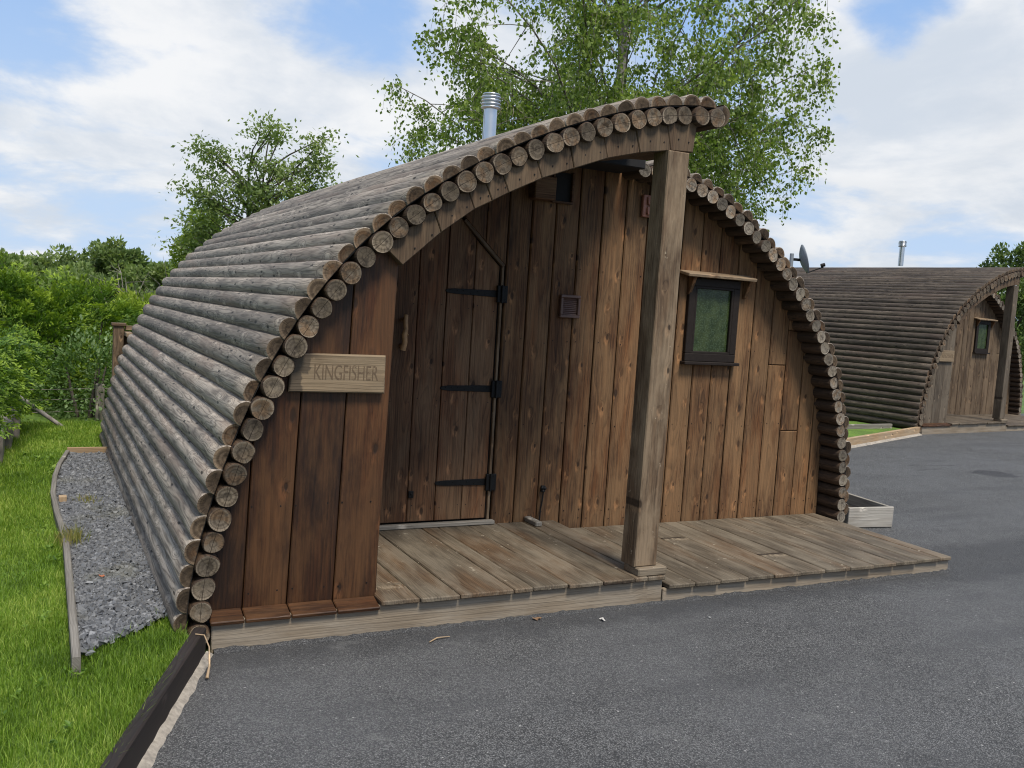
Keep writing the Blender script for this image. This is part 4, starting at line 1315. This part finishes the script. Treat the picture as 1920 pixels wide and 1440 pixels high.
mb.tube([(0.95, -0.19, 0.006), (1.0, -0.16, 0.010), (1.07, -0.15, 0.006)], [0.003, 0.004, 0.002], 6)
tag(mb.build('twig', M['rail']), 'thin pale twig on the tarmac by the left riser', 'twig')

# ------------------------------------------------------------------ plants
def quads(P, dirs, nrm, L, Wd, fold=0.0):
    """leaf shaped quads: base, side, tip, side"""
    d = dirs/np.linalg.norm(dirs, axis=1, keepdims=True)
    s = np.cross(nrm, d); s /= (np.linalg.norm(s, axis=1, keepdims=True)+1e-9)
    L = L[:, None]; Wd = Wd[:, None]
    a = P; c = P+d*L
    m = P+d*L*0.45
    up = np.cross(d, s)*fold*Wd
    return np.stack([a, m+s*Wd*0.5+up, c, m-s*Wd*0.5+up], 1)

def rv(n):
    v = RNG.normal(size=(n, 3)); return v/np.linalg.norm(v, axis=1, keepdims=True)

def grass():
    regions = []
    def scatter(n, x0, x1, y0, y1):
        return np.stack([RNG.uniform(x0, x1, n), RNG.uniform(y0, y1, n)], 1)
    P = np.concatenate([scatter(125000, -1.8, 0.0, -2.2, 0.35), scatter(105000, -2.0, 0.0, 0.3, 3.0), scatter(75000, -2.2, 0.1, 3.0, 6.6), scatter(8000, -0.6, 1.6, 5.4, 6.8)])
    x, y = P[:, 0], P[:, 1]
    yy = np.array([p[1] for p in LE]); xx = np.array([p[0] for p in LE])
    le = np.interp(y, yy, xx)-0.012
    near = y < -0.15+1.1*(x+0.55)+0.05*RNG.normal(size=len(x))
    ok = np.where(y < 0.1, np.where(near, x < np.minimum(0.386*(y+0.11)-0.105, -0.12), x < -0.57), np.where(y < 4.51, x < le, x < 2))
    corner = near & (x > -0.54) & (x < -0.13) & (y < 0.30) & (x < 0.386*(y+0.11)-0.1) | (near & (y >= 0.05) & (y < 0.3) & (x < -0.15) & (x > -.5))
    P = P[ok | corner]; x, y = P[:, 0], P[:, 1]; n = len(x)
    patch = np.array([mnoise.noise((a*1.3, b*1.3, 0)) for a, b in P])
    h = RNG.gamma(4, 0.0064, n)*(1+0.6*patch) + 0.010
    h = np.where((y < -0.0) & (x > -0.50), h*1.45, h)
    h *= np.clip(1-(y-3)*0.05, 0.7, 1)
    w = RNG.uniform(0.0014, 0.0030, n)*(1+np.clip(y, 0, 6)*0.18)
    a = RNG.uniform(0, 2*np.pi, n)
    d = np.stack([np.cos(a), np.sin(a), np.zeros(n)], 1)
    s = np.stack([-np.sin(a), np.cos(a), np.zeros(n)], 1)
    bend = RNG.uniform(0.1, 1.0, n)[:, None]*h[:, None]
    B = np.stack([x, y, np.full(n, 0.085)], 1)
    up = np.array([0, 0, 1.0])
    mid = B+up*h[:, None]*0.55+d*bend*0.25
    tip = B+up*(h[:, None]*(1-0.25*RNG.random((n, 1))))+d*bend*0.85
    V = np.stack([B-s*w[:, None]*.5, B+s*w[:, None]*.5, mid+s*w[:, None]*.42, mid-s*w[:, None]*.42, tip], 1)
    # quad + triangle, written as two quads would waste a vert: use triangles throughout
    f = np.array([[0, 1, 2], [0, 2, 3], [3, 2, 4]])
    F = (f[None]+5*np.arange(n)[:, None, None]).reshape(-1, 3)
    patch2 = np.array([mnoise.noise((a*4.1, b*4.1, 7)) for a, b in P])
    r = np.clip(RNG.beta(1.6, 1.9, n)+0.30*patch+0.30*patch2-0.06, 0, 1)
    setting(raw_mesh('grass', V, 5, M['grass_blade'], np.repeat(r, 3), None, F, False), 'stuff')
grass()

M['weed_leaf'] = leaf('weed_leaves', (0.05, 0.11, 0.012), (0.12, 0.215, 0.025), (0.24, 0.34, 0.06), 0.35)
def weeds():
    C_, D_, N_, L_ = [], [], [], []
    r_ = random.Random(21)
    for _ in range(110):
        y = r_.uniform(-1.6, 6.0)
        x = r_.uniform(-1.5, -0.62) if y > 0 else r_.uniform(-1.3, 0.386*(y+0.11)-0.14)
        if r_.random() < 0.35 and y > 0.1: x = float(np.interp(y, [p[1] for p in LE], [p[0] for p in LE]))-r_.uniform(0.03, 0.12)
        k = r_.randint(5, 11); s_ = r_.uniform(0.012, 0.032)
        if abs(y-4.0) < 0.5 and x > -0.75: s_ *= 1.7
        for q in range(k):
            a = 6.28*q/k+r_.uniform(-.4, .4)
            C_.append((x+r_.gauss(0, .012), y+r_.gauss(0, .012), 0.100+r_.uniform(0, .025)))
            D_.append((math.cos(a), math.sin(a), r_.uniform(0.15, 0.8))); L_.append(s_*r_.uniform(.7, 1.3))
    L_ = np.array(L_)
    V = quads(np.array(C_), np.array(D_), np.tile([0, 0, 1.0], (len(L_), 1))+RNG.normal(0, .2, (len(L_), 3)), L_, L_*0.5, 0.15)
    setting(raw_mesh('weeds', V, 4, M['weed_leaf'], RNG.random(len(L_))), 'stuff')
weeds()

def tuft(loc, n, h, label, mat):
    P = np.array(loc)[None]+np.stack([RNG.normal(0, 0.035, n), RNG.normal(0, 0.06, n), np.zeros(n)], 1)
    d = np.stack([RNG.normal(0, .35, n), RNG.normal(0, .35, n), np.ones(n)], 1)
    V = quads(P, d, rv(n), RNG.uniform(.5, 1, n)*h, np.full(n, 0.0035))
    return tag(raw_mesh('grass_tuft', V, 4, mat, RNG.random(n)), label, 'grass tuft')
M['straw_blade'] = leaf('straw_blades', (0.12, 0.15, 0.03), (0.22, 0.22, 0.06), (0.36, 0.28, 0.10), 0.3)
tuft((-0.525, 1.55, 0.115), 260, 0.12, 'yellowing grass tuft growing through the slate by the edging board', M['straw_blade'])
wp = tuft((-0.40, 2.6, 0.115), 150, 0.06, '', M['straw_blade'])
wp.name = 'weed_patch'
del wp['label'], wp['category']
setting(wp, 'stuff')

def limb(mb, p0, p1, r0, r1, sag=0.0, wob=0.08, n=6, seg=6):
    p0, p1 = Vector(p0), Vector(p1)
    L = (p1-p0).length
    pts = []
    ph = random.random()*10
    for k in range(n+1):
        t = k/n
        p = p0.lerp(p1, t)
        p = p+Vector((mnoise.noise((t*2+ph, 0, 0)), mnoise.noise((t*2+ph, 5, 0)), 0))*wob*L*math.sin(math.pi*t)
        p.z += sag*L*math.sin(math.pi*t)
        pts.append(p)
    mb.tube(pts, [r0+(r1-r0)*k/n for k in range(n+1)], seg, cap=False)
    return pts

def birch():
    base = Vector((6.92, 7.72, 0))
    T = thing('birch_tree', 'tall silver birch with drooping leafy twigs rising behind the near cabin', 'tree', base)
    mb = MB()
    H = 9.2
    tr = [Vector((0.05*mnoise.noise((k*.6, 1, 0))*2-0.03*k*0.3, 0.04*mnoise.noise((k*.6, 9, 0))*2, k*H/14)) for k in range(15)]
    mb.tube(tr, [0.125*(1-k/14)**0.8+0.012 for k in range(15)], 12)
    tips = []
    def reach_at(z):
        return 3.7*math.sqrt(max(0.05, 1-((z-4.9)/(2.5 if z < 4.9 else 5.4))**2))
    for k in range(80):
        z1 = random.choice((random.uniform(3.3, 5.6), random.uniform(3.5, 8.6)))
        az = k*2.399+random.uniform(-.4, .4)
        rr = reach_at(z1)*random.uniform(0.55, 1.0)
        side = math.cos(az)*rgt.x+math.sin(az)*rgt.y
        if z1 < 4.9 and side > 0.1: rr *= 0.74
        z0 = max(2.1, z1-rr*random.uniform(0.45, 0.8))
        i = min(13.0, z0/H*14); p = tr[int(i)].lerp(tr[min(int(i)+1, 14)], i-int(i))
        q = Vector((math.cos(az)*rr, math.sin(az)*rr, z1))
        pts = limb(mb, p, q, 0.030*(1-z0/H*0.6), 0.006, 0.07, 0.12, 7, 6)
        for _ in range(8):
            s_ = random.uniform(0.22, 1.0)
            j = int(s_*7); b0 = pts[min(j, 6)].lerp(pts[min(j+1, 7)], s_*7-j)
            e = b0+Vector((random.gauss(0, .36), random.gauss(0, .36), random.gauss(0.02, .26)))
            limb(mb, b0, e, 0.007, 0.003, 0.05, 0.1, 3, 4)
            tips.append(e)
        tips.append(q)
    # hanging twigs carrying the leaves
    LP, LD = [], []
    for e in tips:
        for _ in range(random.randint(3, 6)):
            L = random.choice((random.uniform(0.15, 0.5), random.uniform(0.25, 0.8)))
            az = random.random()*6.28
            out = Vector((math.cos(az), math.sin(az), 0))*random.uniform(0.1, 0.38)
            pts = [e, e+out*0.5+Vector((0, 0, -0.06*L)), e+out+Vector((0, 0, -0.45*L)), e+out*1.12+Vector((0, 0, -L))]
            mb.tube(pts, [0.0035, 0.003, 0.0025, 0.0015], 3, cap=False)
            nl = int(14+L*54)
            for _2 in range(nl):
                s_ = random.random()*2.999
                j = int(s_)
                p = pts[j].lerp(pts[j+1], s_-j)
                LP.append((p.x+random.gauss(0, .07), p.y+random.gauss(0, .07), p.z+random.gauss(0, .06)))
    mb.build('trunk', M['birch_bark'], T)
    P = np.array(LP); n = len(P)
    d = rv(n)*0.8+np.array([0, 0, -0.75]); 
    L = RNG.uniform(0.042, 0.074, n)
    V = quads(P, d, rv(n), L, L*RNG.uniform(0.6, 0.8, n), 0.12)
    raw_mesh('crown', V, 4, M['birch_leaf'], RNG.beta(2, 2, n), T)
    print('birch leaves', n)
birch()

def open_tree(name, base, H, crown_c, crown_r, nb, leafn, lsize, lm, bm, label, clus=0.30, trunk_r=0.08, nstem=1, cat='tree', lobes=None):
    """a tree with visible limbs: crown centre and radii relative to base"""
    T = thing(name, label, cat, base)
    mb = MB()
    cc = Vector(crown_c)
    tips = []
    stems = []
    for s in range(nstem):
        top = cc+Vector((random.gauss(0, .35)*crown_r[0]*(nstem > 1), random.gauss(0, .35)*crown_r[1]*(nstem > 1), crown_r[2]*0.55))
        stems.append(limb(mb, (0.06*s, 0.05*s, -0.05), top, trunk_r/(1+0.3*(nstem-1)), 0.015, 0, 0.06, 9, 8))
    for k in range(nb):
        st = random.choice(stems)
        i = random.randint(3, 8)
        p = st[i]
        v = Vector((random.gauss(0, 1), random.gauss(0, 1), random.gauss(0.1, 1))).normalized()*random.uniform(0.55, 1.0)
        q = cc+Vector((v.x*crown_r[0], v.y*crown_r[1], v.z*crown_r[2]))
        if lobes:
            lx, lz, lr = random.choice(lobes)
            q = rgt*lx + Vector((0, 0, lz)) + v*lr
            p = min(st[2:], key=lambda w: abs(w.z-(q.z-0.7)))
        pts = limb(mb, p, q, 0.02, 0.005, 0.05, 0.12, 5, 5)
        tips += [q, pts[4], pts[3].lerp(pts[4], 0.5)]
    mb.build('trunk', bm, T)
    tp = np.array([tuple(t) for t in tips])
    w = RNG.uniform(0.3, 1.0, len(tp)); w /= w.sum()
    ci = RNG.choice(len(tp), leafn, p=w)
    cs = RNG.uniform(0.6, 1.3, len(tp))*clus
    P = tp[ci]+RNG.normal(size=(leafn, 3))*cs[ci][:, None]*np.array([1, 1, 0.65])
    d = rv(leafn)+np.array([0, 0, -0.1])
    L = RNG.uniform(0.7, 1.3, leafn)*lsize
    V = quads(P, d, rv(leafn)+np.array([0, 0, .8]), L, L*0.5, 0.1)
    crnd = RNG.random(len(tp))
    raw_mesh('crown', V, 4, lm, np.clip(0.55*RNG.random(leafn)+0.45*crnd[ci], 0, 1), T)
    return T

def plumes(name, base, rx, ry, h, nspray, per, slen, lsize, lm, label, cat, aspect=0.3, lumps=2.6, amp=0.3, zb=0.0, box=False, up=0.45, droop=0.25, rz=0.0):
    """conifer foliage: feathery sprays standing off a lumpy body, brighter new growth at their tips"""
    T = thing(name, label, cat, base, rz)
    mb = MB()
    for k in range(6):
        a = random.random()*6.28
        limb(mb, (0.06*math.cos(a), 0.06*math.sin(a), -0.1), (rx*0.55*math.cos(a), ry*0.55*math.sin(a), zb+h*random.uniform(.5, .9)), 0.03, 0.008, 0.03, 0.1, 5, 6)
    mb.build('trunk', M['bark'], T)
    seed = random.random()*100
    u = rv(nspray)
    if box:
        u = u/np.max(np.abs(u), axis=1, keepdims=True)
    lum = np.array([mnoise.fractal((p[0]*lumps+seed, p[1]*lumps, p[2]*lumps), 1.0, 2.0, 3) for p in u])
    A = u*((1+amp*lum)*RNG.uniform(0.80, 1.0, nspray))[:, None]*np.array([rx, ry, h/2])+np.array([0, 0, h/2+zb])
    ax = u*np.array([1, 1, 0.7])+rv(nspray)*0.45+np.array([0, 0, up]); ax /= np.linalg.norm(ax, axis=1, keepdims=True)
    sd = np.cross(ax, rv(nspray)); sd /= np.linalg.norm(sd, axis=1, keepdims=True)
    SL = slen*RNG.uniform(0.55, 1.25, nspray)
    i = np.repeat(np.arange(nspray), per)
    t = RNG.random(len(i))
    lat = RNG.normal(0, 1, len(i))*(0.30*(1-t*0.75))*SL[i]*0.55
    P = A[i]+ax[i]*(t*SL[i])[:, None]+sd[i]*lat[:, None]+np.array([0, 0, -1.0])*(droop*(t**2)*SL[i])[:, None]+rv(len(i))*0.02*slen
    P[:, 2] = np.maximum(P[:, 2], 0.02)
    d = ax[i]*0.8+sd[i]*np.sign(lat)[:, None]*0.6+rv(len(i))*0.25+np.array([0, 0, -droop])*t[:, None]
    nr = np.cross(ax, sd)[i]+rv(len(i))*0.5
    L = lsize*RNG.uniform(0.6, 1.3, len(i))
    V = quads(P, d, nr, L, L*aspect, 0.1)
    tone = RNG.random(nspray)
    r = np.clip(0.02+0.50*t+0.30*tone[i]+0.30*RNG.random(len(i))*t+0.15*lum[i], 0, 1)
    raw_mesh('crown', V, 4, lm, r, T)
    return T

def bush(name, base, rx, ry, h, leafn, lsize, lm, label, cat='shrub', aspect=0.5, lumps=3.0, amp=0.3, updir=0.25, trunk=True, zb=0.0, box=False, clumps=0):
    """dense foliage: leaf sprays through the outer part of a lumpy volume"""
    T = thing(name, label, cat, base)
    if trunk:
        mb = MB()
        for k in range(5):
            a = random.random()*6.28
            limb(mb, (0.05*math.cos(a), 0.05*math.sin(a), -0.1), (rx*0.5*math.cos(a), ry*0.5*math.sin(a), h*random.uniform(.5, .85)), 0.03*h, 0.008, 0.03, 0.1, 5, 6)
        mb.build('trunk', M['bark'], T)
    seed = random.random()*100
    u = rv(leafn)
    if box:
        m = np.max(np.abs(u), axis=1, keepdims=True); u = u/m
    lum = np.array([mnoise.fractal((p[0]*lumps+seed, p[1]*lumps, p[2]*lumps), 1.0, 2.0, 3) for p in u])
    k = 1+amp*lum
    dep = 1-np.abs(RNG.normal(0, 0.12, leafn))-0.25*(RNG.random(leafn) < 0.15)+0.10*(RNG.random(leafn) < 0.06)
    P = u*(k*dep)[:, None]*np.array([rx, ry, h/2])+np.array([0, 0, h/2+zb])
    ct = None
    if clumps:
        cu_ = rv(clumps)
        cl = np.array([mnoise.fractal((p[0]*lumps+seed, p[1]*lumps, p[2]*lumps), 1.0, 2.0, 3) for p in cu_])
        cr_ = RNG.uniform(0.12, 0.26, clumps)
        cc_ = cu_*((1+amp*cl)*RNG.uniform(0.62, 0.92, clumps))[:, None]
        ci = RNG.choice(clumps, leafn, p=cr_**2/(cr_**2).sum())
        v_ = rv(leafn)*(RNG.random(leafn)**0.35)[:, None]
        P = (cc_[ci]+v_*cr_[ci][:, None]*np.array([1.15, 1.15, 0.8]))*np.array([rx, ry, h/2])+np.array([0, 0, h/2+zb])
        u = v_*0.7+cu_[ci]*0.5
        ct = RNG.random(clumps)[ci]; lum = cl[ci]*0.5+(ct-0.5)*0.6
    P[:, 2] = np.maximum(P[:, 2], 0.02)
    d = u+rv(leafn)*0.7+np.array([0, 0, updir])
    L = RNG.uniform(0.6, 1.3, leafn)*lsize
    V = quads(P, d, u*0.5+rv(leafn)*1.0+np.array([0, 0, .35]), L, L*aspect, 0.1)
    crown = raw_mesh('crown', V, 4, lm, np.clip(0.55*RNG.random(leafn)+0.6*(lum*0.9+0.32), 0, 1), T)
    return T

def big_tree(name, px, py_top, dist, width_px, label, lm, leafn=9000, lsize=0.16, amp=0.35, lumps=2.2):
    """a distant broadleaf: base on the ground below the sight line, crown down to the undergrowth"""
    top = far(px, py_top, dist)
    rx = width_px/FOC*dist*0.5
    return bush(name, (top.x, top.y, 0), rx, rx, top.z/1.0, int(leafn*1.5), lsize*0.85, lm, label, 'tree', 0.6, lumps, amp*0.7, 0.1, clumps=130)

G1 = 'trees and bushes beyond the lawn'
HD = None
# clipped conifer hedge on its low wall along the left of the lawn
HD = plumes('hedge', (-1.72, 4.08, 0.32), 0.66, 2.2, 0.74, 2600, 30, 0.17, 0.030, M['hedge_leaf'], 'clipped green conifer hedge on the low wall along the left of the lawn', 'hedge', 0.42, 4.0, 0.06, 0.0, True, 0.25, 0.35, rad(-11))
mb = MB()
for k in range(12):
    y0 = -1.5+k*0.64
    mb.bar((-1.36+0.078*(y0+0.32), y0+0.32, 0.15), (0.06, 0.317, 0.15+0.012*random.random()), 1, 0.012)
tag(mb.build('retaining_wall', M['concrete']), 'low rough concrete retaining wall under the clipped hedge', 'wall')
mb = MB()
mb.tube([(-0.86, 6.55, 0.36), (-0.62, 6.35, 0.20), (-0.42, 6.25, 0.06)], [0.024, 0.022, 0.02], 7)
tag(mb.build('broken_post', M['dead']), 'broken grey post leaning across the end of the lawn', 'post')
plumes('conifer_bush', (-1.25, 8.0, 0), 1.0, 0.85, 1.48, 640, 70, 0.42, 0.050, M['conifer_leaf'], 'tall feathery conifer bush behind the end of the clipped hedge', 'bush', 0.34, 2.6, 0.30)['group'] = G1
plumes('conifer_bush', (-0.30, 8.4, 0), 0.72, 0.75, 1.38, 460, 70, 0.38, 0.048, M['conifer_leaf'], 'feathery conifer bush standing behind the pale leafed shrub', 'bush', 0.34, 2.6, 0.34)['group'] = G1
bush('shrub', (-0.22, 7.0, 0), 0.45, 0.4, 1.0, 2600, 0.046, M['shrub_leaf'], 'open shrub with small pale leaves at the end of the lawn', 'shrub', 0.6, 3.0, 0.5, 0.2)['group'] = G1
bush('shrub', (0.25, 7.2, 0), 0.42, 0.4, 0.8, 2400, 0.046, M['shrub_leaf'], 'small pale flowering shrub in front of the wooden screen post', 'shrub', 0.6, 3.0, 0.5, 0.2)['group'] = G1
bush('shrub', (0.75, 9.4, 0), 0.8, 0.6, 1.42, 10000, 0.075, M['lime_leaf'], 'yellow green bush peeping over the rear corner of the cabin roof', 'shrub', 0.55, 2.6, 0.4, 0.3)['group'] = G1
for nm, px, py, dist, wpx, lab, lm, n, sz in (
        ('tree', 215, 452, 30, 130, 'round headed bright green tree rising highest above the distant trees', M['oak_leaf'], 9000, 0.17),
        ('tree', 95, 470, 31, 190, 'broad green tree between the round headed tree and the left edge', M['oak_leaf'], 11000, 0.17),
        ('tree', -10, 462, 29, 150, 'spreading green tree cut by the left edge of the photo', M['ash_leaf'], 9000, 0.17),
        ('tree', 140, 500, 22, 170, 'greyish green tree in front of the broad tree', M['ash_leaf'], 11000, 0.13),
        ('tree', 300, 488, 24, 130, 'soft yellow green tree beside the roof edge', M['ash_leaf'], 9000, 0.14),
        ('tree', 215, 520, 17, 170, 'low dull green tree with bare twigs before it', M['oak_leaf'], 12000, 0.11),
        ('tree', 40, 520, 15, 170, 'bright green tree behind the clipped hedge', M['ash_leaf'], 12000, 0.11),
        ('tree', 390, 395, 19, 110, 'bright green young tree below the open crowned tree', M['lime_leaf'], 7000, 0.10),
        ('tree', 1905, 452, 33, 130, 'dark green tree beyond the far cabin', M['oak_leaf'], 9000, 0.17)):
    big_tree(nm, px, py, dist, wpx, lab, lm, n, sz)['group'] = G1
# bare dead shrub
T = thing('dead_shrub', 'bare grey twiggy shrub among the green trees left of the roof', 'shrub', far(250, 600, 15).to_tuple()[:2]+(0,))
mb = MB()
for k in range(26):
    a = random.random()*6.28; r_ = random.uniform(.2, .8)
    pts = limb(mb, (0, 0, 0.1), (r_*math.cos(a), r_*math.sin(a), random.uniform(.9, 1.75)), 0.014, 0.004, 0.05, 0.15, 6, 5)
    for _ in range(4):
        p = random.choice(pts[2:])
        limb(mb, p, p+Vector((random.gauss(0, .25), random.gauss(0, .25), random.gauss(.12, .2))), 0.006, 0.002, 0, .1, 3, 4)
mb.build('stem', M['dead'], T)
# the open crowned tree behind the roof
b0 = far(484, 520, 17.5)
open_tree('rowan_tree', (b0.x, b0.y, 0), 4.3, (-0.05, 0, 3.0), (0.9, 0.8, 1.3), 70, 9500, 0.080, M['ash_leaf'], M['bark'], 'open crowned tree with dark limbs behind the left of the roof', 0.15, 0.06, 3, lobes=[(-1.0, 3.75, 0.5), (-1.15, 3.1, 0.42), (0.05, 4.1, 0.62), (0.1, 3.4, 0.6), (0.95, 4.15, 0.42), (0.85, 3.5, 0.5), (-0.5, 3.1, 0.55), (-1.3, 2.3, 0.4)])
b1 = far(1840, 500, 36)
open_tree('bare_tree', (b1.x, b1.y, 0), 3.6, (0, 0, 2.9), (1.4, 1.0, 0.9), 30, 1200, 0.12, M['ash_leaf'], M['bark'], 'thin leaved tree beyond the far cabin roof', 0.25, 0.06, 2)

# far-off woodland closing the horizon
def woodland():
    N = 60000
    a = RNG.uniform(-0.9, 2.2, N)                    # bearing from the cabin
    r = RNG.uniform(48, 62, N)
    x = 2+r*np.sin(a); y = r*np.cos(a)
    hh = np.array([2.2+1.0*mnoise.noise((q*14, 0, 0))+0.6*mnoise.noise((q*37, 3, 0)) for q in a])
    z = hh*np.sqrt(RNG.random(N))
    P = np.stack([x, y, z], 1)
    L = RNG.uniform(0.3, 0.6, N)
    V = quads(P, rv(N)+np.array([0, 0, .2]), rv(N), L, L*0.7, 0.1)
    setting(raw_mesh('woodland', V, 4, M['oak_leaf'], RNG.random(N)), 'stuff')
woodland()

# timber screen at the rear corner of the cabin
SCN = thing('timber_screen', 'brown timber screen post and panel at the rear left corner of the near cabin', 'screen', (-0.02, 5.95, 0))
mb = MB(); mb.bar((0.03, 0, 0.58), (0.05, 0.05, 0.58), 2, 0.006, 0.5); mb.build('post', M['post'], SCN)
mb = MB(); mb.bar((0.03, 0, 1.172), (0.068, 0.068, 0.014), 0, 0.004, 0.6); mb.build('post_cap', M['fascia'], SCN)
mb = MB()
mb.bar((0.11, -0.13, 1.085), (0.030, 0.17, 0.02), 1, 0.004, 0.8)
mb.bar((0.35, 0, 1.14), (0.26, 0.03, 0.022), 0, 0.004, 0.8)
mb.build('rail', M['post'], SCN)
mb = MB()
for k in range(5):
    mb.bar((0.13+k*0.11, 0.01, 0.55), (0.052, 0.012, 0.55), 2, 0.003)
mb.build('panel', M['fascia'], SCN)
# wire fence at the end of the lawn
WF = thing('wire_fence', 'old wire fence on a mossy wooden post at the end of the lawn', 'fence', (-0.10, 6.75, 0))
mb = MB(); mb.bar((0, 0, 0.24), (0.045, 0.045, 0.25), 2, 0.01, 0.5); mb.build('post', M['gray_edge'], WF)
mb = MB()
for z in (0.20, 0.33, 0.44):
    mb.tube([(-1.3, 0.1, z-0.02), (-0.6, 0.05, z-0.03), (0.0, 0, z), (0.8, 0, z-0.03)], [0.003]*4, 5)
mb.build('wire', M['dead'], WF)
